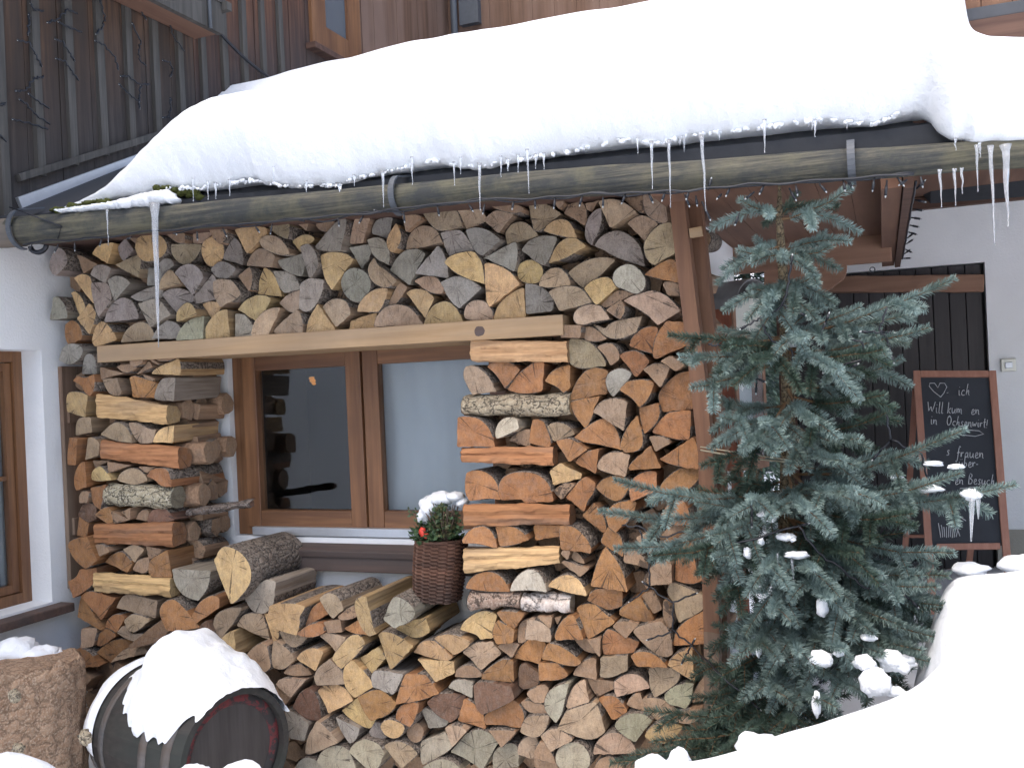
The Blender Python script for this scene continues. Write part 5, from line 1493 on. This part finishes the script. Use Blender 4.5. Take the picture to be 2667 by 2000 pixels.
for d in (-.035, dp + .03):
    row = []
    for k in range(17):
        t = math.pi * k / 16; row.append(c0 + fn * (wdt / 2 - math.cos(t) * (wdt / 2 + .025)) - dn * d + V((0, 0, zt0 - zb0 - .02 + math.sin(t) * .125)))
    P.append(row)
b.grid(P); b.grid([[p - V((0, 0, .008)) for p in r] for r in P[::-1]]); b.grid([[P[0][k] - V((0, 0, .008)) for k in range(17)], P[0]]); b.build('arched_roof', ['case_roof'], case, c0)
b = B(); q = c0 + fn * wdt * .5 - dn * dp * .6; b.beam(q + V((0, 0, -.001)), (q.x, q.y, -.2), .05, .05, (0, 1, 0)); b.build('post', ['redwood'], case, c0)

# ------------------------------------------------------------------ chalkboard
TL, TR, BL, BR = PY(2387, 966, 1.62), PY(2584, 966, 1.62), PY(2431, 1600, 1.28), PY(2634, 1600, 1.28)
cbd = empty('chalkboard', BL, 'standing chalkboard with brown frame and handwritten welcome in front of the dark door', 'chalkboard')
ux = (TR - TL).normalized(); vz = ((TL + TR) / 2 - (BL + BR) / 2); nn = ux.cross(vz).normalized()
if nn.y > 0: nn = -nn
def CBP(u, v):
    d = ray(u, v); t = (TL - CAM).dot(nn) / d.dot(nn); return CAM + d * t
fw = .034
b = B(); b.beam(TL, BL, fw, .022, nn); b.beam(TR, BR, fw, .022, nn)
b.beam(TL + ux * fw / 2 - vz.normalized() * fw / 2, TR - ux * fw / 2 - vz.normalized() * fw / 2, fw, .02, nn)
lo0, lo1 = CBP(2440, 1424), CBP(2605, 1422); b.beam(lo0, lo1, fw * .9, .02, nn); b.build('frame', ['bframe'], cbd, BL, .003)
b = B(); q0, q1, q2, q3 = CBP(2396, 975), CBP(2576, 975), CBP(2612, 1420), CBP(2428, 1422); o_ = -nn * .004; 
b.add([q0 + o_, q1 + o_, q2 + o_, q3 + o_, q0 + o_ - nn * .006, q1 + o_ - nn * .006, q2 + o_ - nn * .006, q3 + o_ - nn * .006], [(0, 1, 2, 3), (7, 6, 5, 4)]); b.build('slate', ['board'], cbd, BL)
b = B(); b.beam(TL + V((0, .03, -.02)), PY(2345, 1620, 1.95), .03, .02, nn); b.beam(TR + V((0, .03, -.02)), PY(2505, 1620, 1.95), .03, .02, nn); r0, r1 = PY(2352, 1396, 1.84), PY(2500, 1396, 1.84); b.beam(r0, r1, .02, .015); b.build('rear_legs', ['bframe'], cbd, BL)
GL = {'i': (.26, ['.1,.5 .13,.06 .26,.06', '.12,.72 .14,.76']), 'c': (.42, ['.4,.42 .25,.5 .1,.36 .08,.18 .2,.02 .42,.06']), 'h': (.48, ['.2,1 .08,0 .2,.4 .34,.48 .36,.3 .36,.06 .48,.04']),
 'W': (.8, ['.0,.95 .1,.5 .16,.05 .38,.7 .5,.05 .66,.5 .78,1.0']), 'l': (.24, ['.1,1 .08,.15 .14,.02 .24,.05']), 'k': (.44, ['.1,1 .08,0', '.38,.5 .12,.24 .4,.0']), 'u': (.5, ['.05,.5 .07,.12 .2,.0 .36,.2 .4,.5 .4,.08 .5,.03']),
 'm': (.66, ['.04,.5 .08,.0 .12,.36 .24,.5 .3,.36 .32,.02 .36,.36 .48,.5 .56,.36 .57,.05 .66,.03']), 'e': (.44, ['.08,.22 .36,.3 .34,.46 .2,.5 .08,.3 .12,.06 .26,.0 .44,.1']), 'n': (.48, ['.04,.5 .08,.0 .12,.36 .26,.5 .36,.36 .38,.05 .48,.03']),
 'O': (.66, ['.3,1 .08,.7 .08,.25 .3,.0 .54,.25 .56,.7 .36,1 .3,.85']), 's': (.38, ['.34,.44 .2,.5 .1,.38 .3,.18 .26,.02 .06,.05']), 'w': (.54, ['.04,.5 .1,.03 .26,.42 .36,.02 .5,.5']), 'r': (.36, ['.05,.5 .08,.0 .12,.34 .22,.5 .34,.44']), 't': (.32, ['.18,.9 .14,.1 .3,.03', '.02,.56 .32,.58']),
 'f': (.38, ['.38,.9 .28,1.05 .2,.8 .16,-.2 .06,-.38 .0,-.25', '.06,.42 .34,.48']), 'a': (.48, ['.38,.42 .22,.5 .07,.26 .14,.03 .32,.12 .38,.46 .38,.06 .48,.03']), 'b': (.44, ['.1,1 .08,.05 .26,.0 .38,.24 .26,.46 .1,.34']), 'B': (.56, ['.1,.0 .12,1.0 .4,.92 .4,.62 .14,.52 .5,.42 .46,.06 .08,.02']),
 '!': (.2, ['.12,.8 .1,.25', '.1,.05 .11,.02']), '-': (.3, ['.05,.3 .25,.32']), '\u00fc': (.5, ['.05,.5 .07,.12 .2,.0 .36,.2 .4,.5 .4,.08 .5,.03', '.12,.68 .13,.72', '.32,.7 .33,.74']), ' ': (.34, [])}
b = B()
def endline():
    global b
    b.build('chalk_writing', ['chalk'], cbd, BL); b = B()
CW = .0019
def stroke(pts): b.tube([CBP(*p) + nn * .001 for p in pts], CW, 4, 0, True, False)
def write(txt, u, v, s, slope=0.0):
    """handwriting: baseline start in picture of the board, s = height of a tall letter"""
    x = 0
    for ch in txt:
        adv, st = GL[ch]
        for q in st:
            pp = [tuple(float(k) for k in e.split(',')) for e in q.split()]
            # light curve smoothing
            cc = [pp[0]]
            for a_, c_ in zip(pp, pp[1:]): cc += [((a_[0] * 3 + c_[0]) / 4, (a_[1] * 3 + c_[1]) / 4), ((a_[0] + 3 * c_[0]) / 4, (a_[1] + 3 * c_[1]) / 4)]
            cc.append(pp[-1]); stroke([(u + (x + px_ + .12 * py_) * s * .82, v + slope * (x + px_) * s - py_ * s + R.uniform(-.4, .4)) for px_, py_ in cc])
        x += adv + .05
stroke([(2450, 1034), (2432, 1020), (2420, 1006), (2422, 998), (2434, 998), (2443, 1010), (2448, 998), (2460, 998), (2466, 1008), (2458, 1024), (2450, 1034)])
write('-', 2464, 1031, 26); endline(); write('ich', 2494, 1031, 30, -.02)
endline(); write('Will', 2414, 1075, 30, .05); endline(); write('kum', 2466, 1076, 28, .05); endline(); write('en', 2528, 1080, 28)
endline(); write('in', 2422, 1106, 28, .02); endline(); write('Ochsenwirt!', 2464, 1108, 26, .05)
endline(); stroke([(2470, 1124 + 0), (2500, 1118), (2550, 1122), (2562, 1130), (2540, 1136), (2500, 1132)])
endline(); write('s', 2464, 1186, 28); endline(); write('frauen', 2490, 1192, 30, .02)
endline(); write('\u00fcber-', 2496, 1216, 28, .03); endline(); write('en', 2486, 1262, 28); endline(); write('Besuch', 2520, 1260, 28, .05)
endline(); stroke([(2500, 1272), (2540, 1268), (2585, 1276), (2560, 1279), (2520, 1277)])
endline()
for k in range(9): stroke([(2450 + k * 5, 1400 - (k % 3)), (2447 + k * 6, 1380 - (k * 7) % 13), (2444 + k * 7, 1362 + (k * 5) % 16)])
stroke([(2476, 1362), (2490, 1372), (2496, 1384), (2500, 1396)]); stroke([(2482, 1340), (2500, 1346), (2516, 1356)])
endline()

# ------------------------------------------------------------------ light strings
def led(bd, p, d, l=.03):
    d = V(d).normalized(); bd.tube([p, p + d * l * .35, p + d * l * .36, p + d * l], [.003, .003, .0046, .0046], 6, 0); bd.tube([p + d * l, p + d * (l + .004), p + d * (l + .007)], [.0028, .0026, .0012], 6, 1)
gs = empty('light_string', PY(1200, 535, -.46), 'dark string of tiny lights wound along the bottom of the gutter', 'light string')
b = B(); pts = []; pts2 = []
for k in range(120):
    u = 60 + k * 19.5; v = interp(GB, u); pts.append(PY(u, v - 4 + 9 * mn.noise(V((u * .012, 0, 0))), -.458 + .008 * mn.noise(V((u * .03, 1, 0))))); pts2.append(PY(u, v - 1 + 15 * mn.noise(V((u * .01, 7, 0))), -.45))
b.tube(pts, .0042, 5); b.tube(pts2[20:], .0035, 5)
b.tube([PY(25, 540, -.42), PY(60, 552, -.44), PY(160, 590, -.455), PY(150, 622, -.45)], .0035, 5)
b.build('wire', ['cable'], gs, gs.location)
u = 84.0; k = 0
while u < 2400:
    v = interp(GB, u) + R.uniform(-4, 6); b = B(); dr = V((R.uniform(-.7, .7), R.uniform(-.3, .2), -1 if R.random() < .8 else R.uniform(-.2, .6))); led(b, PY(u, v, -.455), dr, R.uniform(.026, .04)); b.build('bulb', ['cable', 'led'], gs, PY(u, v, -.455)); u += R.uniform(40, 88)
for u0, v0, u1, v1 in ((1783, 505, 1796, 540), (1812, 510, 1816, 538), (1828, 525, 1851, 575), (1880, 505, 1866, 520), (1965, 500, 1940, 520), (1925, 555, 1914, 588), (2055, 490, 2074, 524), (2310, 470, 2306, 515), (2363, 468, 2340, 484), (2205, 470, 2222, 490)):
    p, q = PY(u0, v0, -.44), PY(u1, v1, -.44); b = B(); led(b, p, q - p, (q - p).length - .006); b.build('bulb', ['cable', 'led'], gs, p)
p = PY(2377, 470, -.25)
vs_ = empty('light_string', (p.x, 0, 2.25), 'dark light string clipped along the verge board beside the white wall', 'light string')
b = B(); b.tube([V((p.x + .008 + .006 * mn.noise(V((k, 0, 0))), -.28 + k * .1, 2.21 + .02 * mn.noise(V((k * .7, 3, 0))))) for k in range(25)], .005, 5); b.build('wire', ['cable'], vs_, vs_.location)
for k in range(11):
    q = V((p.x + .012, -.2 + k * .22, 2.2)); b = B(); led(b, q, (R.uniform(.3, 1), 0, R.uniform(-.8, .6)), .035); b.build('bulb', ['cable', 'led'], vs_, q)
WS = [[(110, 260), (185, 275), (230, 360), (270, 430)], [(350, 252), (400, 270), (450, 350), (480, 395)], [(355, 376), (415, 395), (460, 460), (505, 518)], [(605, 262), (665, 290), (735, 370), (760, 452)], [(845, 150), (900, 270), (885, 330), (895, 390), (938, 425)],
      [(770, 490), (820, 490), (895, 545), (958, 540)], [(760, 540), (830, 610), (885, 650), (897, 700)], [(900, 545), (890, 620), (893, 660)], [(1040, 388), (1085, 400), (1105, 450), (1092, 495)], [(1090, 630), (1092, 700), (1075, 750), (1040, 755)], [(1075, 748), (1110, 770), (1130, 792)],
      [(300, 148), (370, 125), (430, 62), (497, 90)], [(370, 140), (430, 175), (525, 208)], [(278, 493), (215, 505), (165, 580), (98, 585)], [(122, 638), (165, 665), (230, 740), (320, 796)], [(180, 600), (240, 650), (315, 695)], [(78, 766), (180, 790), (308, 828)], [(183, 92), (185, 140), (180, 230)], [(192, 20), (215, 65), (282, 72)],
      [(612, 222), (660, 170), (672, 110), (640, 0)], [(890, 0), (905, 85), (940, 130)], [(1070, 0), (1075, 110), (1105, 230), (1180, 330)], [(0, 675), (30, 662)], [(0, 870), (40, 908)]]
cs = empty('light_curtain', PX(200, 200, XB + .05), 'curtain of twisted light strands hanging before the old dark boards', 'light string')
for s in WS:
    pp = [PX(a / 2.458, c / 2.458, XB + .05) for a, c in s]
    b = B(); sm_ = []
    for i in range(len(pp) - 1):
        for t in range(6): sm_.append(pp[i].lerp(pp[i + 1], t / 6) + V((.004 * math.sin(t * 2.1), .005 * math.sin(t * 1.7 + i), .005 * math.cos(t * 2.3))))
    sm_.append(pp[-1]); b.tube(sm_, .0048, 5); sd0 = b.build('strand', ['cable'], cs, pp[0])
    for e, f in ((pp[0], pp[1]), (pp[-1], pp[-2])):
        b = B(); led(b, e + (f - e).normalized() * .042, e - f, .036); b.build('bulb', ['cable', 'led'], sd0, e)
# ------------------------------------------------------------------ spruce
TY = -.3
TP = [(2048, 2040), (2046, 1800), (2044, 1500), (2050, 1250), (2052, 1000), (2044, 800), (2034, 640), (2030, 545), (2030, 478)]
TR_ = [.034, .032, .029, .026, .023, .019, .015, .011, .004]
TPT = [PY(u, v, TY) for u, v in TP]
spr = empty('spruce_tree', TPT[0], 'small blue spruce leaning at the right end of the log stack, with snow lumps', 'spruce tree')
b = B(); P_ = []; r_ = []
for i in range(len(TPT) - 1):
    for t in range(4): P_.append(TPT[i].lerp(TPT[i + 1], t / 4) + V((mn.noise(V((i + t / 4, 0, 0))) * .006, mn.noise(V((i + t / 4, 5, 0))) * .006, 0))); r_.append(TR_[i] + (TR_[i + 1] - TR_[i]) * t / 4)
P_.append(TPT[-1]); r_.append(TR_[-1]); b.tube(P_, r_, 10); b.build('trunk', ['trunk'], spr, TPT[0])
def trunk_at(z):
    for a, c in zip(TPT, TPT[1:]):
        if a.z <= z <= c.z: return a.lerp(c, (z - a.z) / (c.z - a.z))
    return TPT[-1] if z > TPT[-1].z else TPT[0]
ND, WD = B(), B()
def needle_twig(pts, r0, dens, rad_n, mi):
    """bottle brush of thin needles round a twig"""
    WD.tube(pts, [r0 * (1 - .6 * i / (len(pts) - 1)) for i in range(len(pts))], 5, 0, False)
    L = sum((pts[i + 1] - pts[i]).length for i in range(len(pts) - 1)); n = int(L * dens); vs = []; fs = []
    for k in range(n):
        t = (k + R.random()) / n; s = t * (len(pts) - 1); i = min(int(s), len(pts) - 2); p = pts[i].lerp(pts[i + 1], s - i); d = (pts[i + 1] - pts[i]).normalized()
        a = d.cross(V((.3, .2, .9))).normalized(); c = d.cross(a); th = R.random() * 6.283
        rd = a * math.cos(th) + c * math.sin(th); rd = (rd + V((0, 0, .35))).normalized()
        dr = (rd * R.uniform(.8, 1.0) + d * R.uniform(.45, .8)).normalized(); l = rad_n * R.uniform(.8, 1.2) * (1 - .35 * max(0, t - .85) / .15)
        sd_ = dr.cross(V((R.uniform(-1, 1), R.uniform(-1, 1), R.uniform(-1, 1)))).normalized() * .0015
        tip = p + dr * l; o = len(vs); vs += [p - sd_, p + sd_, tip + sd_ * .35, tip - sd_ * .35]; fs.append((o, o + 1, o + 2, o + 3))
    ND.add(vs, fs, mi)
def limb(a, tip, nside, sc=1.0, mi=0, droop=.0, dens=2500, tw=.19):
    """a branch from a to tip with side twigs in pairs, flat like a spruce bough"""
    L = (tip - a).length; m = 7; a = a + V((0, 0, R.uniform(-.035, .035))); pts = [a.lerp(tip, i / m) + V((0, 0, (.06 * L + droop) * math.sin(math.pi * i / m) * -1 + mn.noise(a * 9 + V((i * .5, 0, 0))) * .012)) for i in range(m + 1)]
    k0 = 2 if L > .3 else 1
    WD.tube(pts[:k0 + 1], [.006 * sc, .0055 * sc, .005 * sc, .0045 * sc][:k0 + 1], 5, 0, False)
    needle_twig(pts[k0:], .0042 * sc, dens, .0255 * sc, mi)
    d = (tip - a).normalized(); sd_ = d.cross(V((0, 0, 1))).normalized() if abs(d.z) < .95 else V((1, 0, 0))
    nside = max(2, int(nside * (.62 if a.z < 1.32 else .45)))
    for k in range(nside):
        t = .22 + .66 * (k // 2 * 2 + .5) / nside + R.uniform(-.03, .03); i = min(int(t * m), m - 1); p = pts[i].lerp(pts[i + 1], t * m - i)
        s = 1 if k % 2 else -1; l = tw * sc * (1.15 - t * .75) * R.uniform(.75, 1.2)
        dr = (d * R.uniform(.55, .85) + sd_ * s * R.uniform(.6, .9) + V((R.uniform(-.15, .15), R.uniform(-.2, .1), R.uniform(-.75, .1)))).normalized()
        q = [p + dr * l * j / 4 + V((0, 0, -.22 * l * (j / 4) ** 2)) for j in range(5)]; needle_twig(q, .003 * sc, dens, .025 * sc, mi)
        if l > .2:
            for e in (-1, 1):
                dd = (dr * .75 + dr.cross(V((0, 0, 1))).normalized() * e * .6 + V((0, 0, R.uniform(-.35, .1)))).normalized(); pp = q[2]; needle_twig([pp + dd * l * .5 * j / 3 for j in range(4)], .0024 * sc, dens, .02 * sc, mi)
# boughs: tip in the picture, height on the trunk, distance of the tip before (-) or behind the trunk, side twigs
BR_ = [(1926, 522, 572, -.12, 2), (2217, 489, 562, -.13, 2), (2075, 505, 560, .1, 1), (1922, 650, 640, -.1, 3), (2166, 640, 652, -.06, 3), (2152, 606, 640, .08, 2), (1968, 620, 655, .1, 2), (2040, 660, 640, -.2, 2),
       (1953, 752, 735, -.12, 4), (2128, 716, 728, -.08, 3), (2012, 772, 730, -.2, 3), (2130, 740, 740, .12, 2), (1985, 815, 770, -.22, 3),
       (2486, 718, 875, -.1, 10), (2418, 848, 890, -.2, 9), (2240, 792, 860, -.12, 6), (2132, 772, 850, .05, 5), (2330, 770, 870, .12, 7), (2190, 955, 880, -.38, 7), (2100, 870, 850, -.36, 6), (2300, 905, 900, -.3, 8), (2400, 800, 880, .05, 7),
       (1742, 866, 900, -.12, 7), (1770, 925, 910, -.22, 7), (1800, 1005, 930, -.3, 7), (1872, 852, 870, .1, 5), (1905, 890, 880, -.3, 6), (1860, 960, 900, .05, 6), (1960, 930, 890, -.4, 6),
       (2348, 938, 1010, -.1, 8), (2304, 1032, 1040, -.3, 8), (2334, 1062, 1110, -.15, 8), (2250, 1010, 1020, .1, 7), (2120, 1100, 1030, -.42, 8), (1860, 1044, 1060, -.15, 7), (1878, 1090, 1070, -.32, 8), (1828, 1215, 1090, -.2, 8), (1935, 1170, 1060, -.4, 8), (1985, 1100, 1050, -.42, 7), (2240, 1145, 1100, -.35, 8), (2200, 1200, 1120, -.42, 8), (1900, 1130, 1090, .1, 7),
       (2514, 1122, 1240, -.25, 8), (2505, 1235, 1270, -.3, 10), (2645, 1268, 1290, -.3, 11), (2330, 1180, 1230, -.1, 9), (2420, 1260, 1270, .0, 9), (2380, 1340, 1280, -.4, 10), (2230, 1280, 1230, -.5, 9), (2100, 1330, 1240, -.5, 9),
       (1600, 1255, 1290, -.3, 8), (1560, 1334, 1300, -.22, 8), (1602, 1432, 1310, -.36, 8), (1700, 1448, 1320, -.44, 8), (1812, 1310, 1270, -.2, 8), (1760, 1280, 1270, .0, 8), (1850, 1400, 1300, -.45, 9), (1950, 1300, 1240, -.48, 9), (1900, 1250, 1230, -.1, 8),
       (1858, 1452, 1380, -.35, 9), (1885, 1545, 1400, -.3, 9), (1990, 1480, 1360, -.5, 9), (2120, 1480, 1380, -.5, 9), (2240, 1440, 1370, -.45, 9), (2160, 1560, 1420, -.5, 9), (2010, 1600, 1430, -.48, 9), (2300, 1500, 1390, -.4, 9), (2276, 1650, 1400, -.45, 8), (2400, 1500, 1400, -.3, 10), (2460, 1590, 1450, -.35, 10), (2350, 1630, 1450, -.42, 10),
       (2300, 1700, 1560, -.45, 10), (2420, 1660, 1520, -.2, 10), (2200, 1690, 1560, -.5, 9), (2080, 1700, 1560, -.5, 9), (1960, 1690, 1560, -.4, 9), (1900, 1640, 1540, -.15, 9), (2250, 1800, 1650, -.46, 10), (2350, 1760, 1640, -.3, 10), (2130, 1820, 1680, -.5, 9), (2000, 1800, 1680, -.45, 9), (1920, 1760, 1650, -.15, 9)]
for tu, tv, bv, dy, ns in BR_:
    a = trunk_at(PY(2045, bv, TY).z); tip = PY(tu, tv, TY + dy)
    limb(a, tip, ns, 1.0, 0 if R.random() < .85 else 1)
for tu, tv, bv, dy in ((2445, 1560, 1440, -.1), (2400, 1600, 1460, -.05), (2440, 1640, 1500, .0), (2380, 1700, 1540, -.1), (2300, 1580, 1440, -.2), (2420, 1480, 1390, .05), (2470, 1500, 1400, -.32), (2474, 1580, 1450, -.36), (2452, 1660, 1500, -.38), (2432, 1725, 1560, -.4), (2484, 1440, 1370, -.3), (2440, 1530, 1440, -.42), (2400, 1690, 1540, -.45)): limb(trunk_at(PY(2045, bv, TY).z), PY(tu, tv, TY + dy), 10)
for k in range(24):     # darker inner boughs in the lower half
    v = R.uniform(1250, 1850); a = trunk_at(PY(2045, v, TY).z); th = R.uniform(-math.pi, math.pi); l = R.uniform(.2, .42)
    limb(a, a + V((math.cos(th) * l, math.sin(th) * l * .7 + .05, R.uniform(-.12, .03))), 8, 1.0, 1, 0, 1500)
for tu, tv, bv, dy in ((1640, 1965, 1890, -.25), (1700, 1930, 1860, -.3), (1780, 1900, 1850, -.15), (1590, 1985, 1900, -.2), (1860, 1870, 1800, -.2), (1760, 1990, 1880, -.35), (1870, 1960, 1860, -.38), (1950, 1900, 1800, -.42), (2060, 1880, 1800, -.5), (1680, 1850, 1820, -.05), (1800, 1820, 1760, -.02), (1930, 1830, 1750, -.2)):
    a = trunk_at(PY(2045, bv, TY).z); limb(a, PY(tu, tv, TY + dy), 10, 1.05, 1, 0, 1500)
ND.build('crown', ['needle', 'needle2'], spr, TPT[0]); WD.build('branches', ['stem'], spr, TPT[0])
# snow lumps on the boughs
CL = [(2075, 890, -.38, (.026, .026, .02), 'large', 'on the upper bough beside the trunk'), (1932, 1003, -.36, (.009, .009, .018), 'small upright', 'on a tip left of the trunk'), (1995, 1312, -.55, (.02, .018, .009), 'flat', 'topmost on the middle boughs'), (2000, 1340, -.56, (.026, .024, .02), 'rounded', 'just below the flat topmost lump'), (2047, 1398, -.6, (.028, .02, .013), 'slanting', 'right of the trunk in the middle'),
      (2080, 1445, -.62, (.032, .018, .012), 'long thin', 'below the slanting lump'), (1947, 1440, -.6, (.014, .012, .019), 'egg-shaped', 'on the lower left bough tip'), (1982, 1410, -.6, (.011, .012, .015), 'tiny', 'beside the egg-shaped lump'), (2142, 1580, -.66, (.017, .016, .032), 'upright oval', 'alone in the middle of the lower boughs'), (2140, 1715, -.72, (.036, .03, .026), 'broad', 'at the left of the low snowy boughs'),
      (2250, 1725, -.74, (.03, .025, .022), 'upper', 'on the diagonal low bough'), (2275, 1775, -.76, (.038, .025, .04), 'big ragged', 'in the lower part of the diagonal bough'), (2325, 1720, -.7, (.045, .03, .03), 'big smooth', 'on the low right bough'), (2127, 1835, -.78, (.012, .012, .042), 'narrow hanging', 'near the bottom of the crown'), (2430, 1206, -.5, (.026, .016, .008), 'flat pale', 'on the bough before the chalkboard'), (2490, 1215, -.54, (.025, .016, .008), 'flat right', 'on the bough before the chalkboard'),
      (2335, 1242, -.42, (.02, .016, .012), 'round pale', 'left of the long right bough'), (2425, 1273, -.5, (.036, .02, .012), 'long flat', 'on the long right bough'), (2530, 1288, -.55, (.026, .02, .017), 'lumpy', 'near the tip of the long right bough'), (2262, 1660, -.7, (.024, .016, .01), 'thin', 'below the drooping twig'), (2405, 1575, -.55, (.03, .02, .014), 'wide', 'on the bough touching the snow bank'), (1975, 1690, -.6, (.01, .01, .028), 'narrow upright', 'left of the lower trunk'), (2185, 1700, -.72, (.018, .016, .01), 'small angular', 'between the low snowy boughs'), (2330, 1800, -.74, (.03, .02, .014), 'lowest', 'just above the foreground snow heap')]
for u, v, y, r, wd, lab in CL:
    b = B(); p = PY(u, v, y); b.blob(p, r, 0, .35, 1.8, 18)
    if r[0] > .025:
        for k in range(6): b.blob(p + V((R.uniform(-.8, .8) * r[0], R.uniform(-.5, .5) * r[1], R.uniform(-.7, .3) * r[2])), tuple(q * R.uniform(.35, .75) for q in r), 0, .35, 2, 12)
    tag(b.build('snow_lump', ['snow'], None, p), f'{wd} snow lump {lab}', 'snow', 'snow lumps on the spruce boughs')
for k, (u0, v0, u1, v1, r, lab) in enumerate(((2532, 1298, 2529, 1410, .008, 'milky icicle hanging from the bough before the chalkboard'), (2548, 1298, 2548, 1352, .006, 'short icicle beside the milky one before the chalkboard'), (2062, 1455, 2068, 1518, .004, 'thin bent icicle under the snow lumps of the spruce'), (2025, 1440, 2026, 1490, .003, 'thin straight icicle on the spruce left of the bent one'))):
    y = -.56 if k < 2 else -.62; p, q = PY(u0, v0, y), PY(u1, v1, y); b = B(); b.tube([p.lerp(q, t / 6) for t in range(7)], [r * (1.2 - t / 6 * .95) for t in range(7)], 6); tag(b.build('icicle', ['ice'], None, p), lab, 'icicle')
# string tying it to the post, and its own lights
p, q = PY(1825, 1172, -.1), PY(2048, 1203, TY - .03)
b = B(); b.tube([p, p.lerp(q, .5) + V((0, 0, -.006)), q], .0035, 5); b.tube([p + V((0, 0, .012)), q + V((0, 0, .008))], .003, 5); tag(b.build('twine', ['string'], None, p), 'pale twine tying the spruce trunk to the brown post', 'twine')
SL = [[(2060, 690), (2050, 760), (2035, 800), (1975, 830), (1950, 845)], [(2036, 795), (2075, 812)], [(1985, 845), (2010, 890), (2062, 915), (2068, 965)], [(2150, 840), (2130, 890), (2110, 905)], [(2208, 875), (2245, 895), (2255, 930), (2170, 962)], [(2310, 800), (2290, 860), (2308, 880), (2320, 920)], [(2270, 865), (2300, 866)], [(1845, 898), (1875, 900)], [(1890, 965), (1930, 968), (1970, 985)], [(1972, 950), (1970, 1000)], [(2308, 1080), (2320, 1145), (2290, 1178)], [(2322, 1146), (2400, 1185), (2412, 1240), (2450, 1270)], [(2210, 960), (2150, 990)],
      [(1620, 1368), (1665, 1372), (1725, 1400), (1795, 1380), (1810, 1340), (1826, 1330)], [(1665, 1380), (1690, 1450), (1692, 1525), (1690, 1530), (1655, 1555)], [(1692, 1528), (1750, 1570), (1795, 1552)], [(1754, 1570), (1752, 1640), (1800, 1680), (1880, 1760), (1960, 1830)], [(1752, 1645), (1705, 1660)], [(1800, 1682), (1785, 1710)], [(1830, 1395), (1900, 1420), (2080, 1370)], [(2080, 1370), (2130, 1440), (2190, 1480), (2250, 1530), (2330, 1520), (2370, 1560)], [(2150, 1760), (2200, 1700), (2190, 1690)], [(2300, 1770), (2340, 1735)], [(1958, 1300), (1958, 1345)]]
ts = empty('light_string', PY(2050, 900, -.6), 'dark light string looped through the blue spruce and over the logs', 'light string')
for k, s in enumerate(SL):
    yy = (-.62 if k > 18 else (-.5 if k > 12 else -.45)); pp = [PY(u, v, yy if u > 1830 else -.12) for u, v in s]; b = B(); sm_ = []
    for i in range(len(pp) - 1):
        for t in range(5): sm_.append(pp[i].lerp(pp[i + 1], t / 5) + V((.003 * math.sin(t * 2.4), 0, .004 * math.sin(t * 1.9 + i))))
    sm_.append(pp[-1]); b.tube(sm_, .0036, 5); b.build('wire', ['cable'], ts, pp[0])
    b = B(); led(b, pp[-1], pp[-1] - pp[-2], .03); b.build('bulb', ['cable', 'led'], ts, pp[-1])
    if k % 3 == 0: b = B(); led(b, pp[0], pp[0] - pp[1], .03); b.build('bulb', ['cable', 'led'], ts, pp[0])
# big dark plug at the chalkboard's foot
p, q = PY(2338, 1500, -.5), PY(2398, 1455, -.5)
b = B(); b.tube([p - (q - p) * .2, p, p.lerp(q, .5), q, q + (q - p) * .2], [.004, .007, .011, .009, .004], 8); tag(b.build('cable_plug', ['cable'], None, p), 'black cable plug hanging at the spruce before the chalkboard legs', 'plug')
# ------------------------------------------------------------------ far evergreen in the passage
b = B(); b.tube([(-1.55, 8.4, -.2), (-1.55, 8.4, 4.4)], [.12, .02], 8); c0_ = V((-1.55, 8.4, 0))
et = empty('evergreen_tree', (-1.55, 8.4, -.2), 'dark evergreen tree standing far behind the passage', 'tree'); b.build('trunk', ['trunk'], et, et.location)
b = B()
for k in range(15000):
    h = R.uniform(.1, 4.3); rr = (4.5 - h) * .28 * R.random() ** .5; th = R.random() * 6.283; p = V((-1.55 + math.cos(th) * rr, 8.4 + math.sin(th) * rr, h - rr * .3)); a_ = V((math.cos(th), math.sin(th), R.uniform(-.7, .1))).normalized(); s_ = a_.cross(V((R.uniform(-1, 1), R.uniform(-1, 1), 1))).normalized(); l = R.uniform(.09, .17)
    b.add([p, p + a_ * l * .5 + s_ * .018, p + a_ * l, p + a_ * l * .5 - s_ * .018], [(0, 1, 2, 3)], 0)
b.build('crown', ['needle2'], et, et.location)
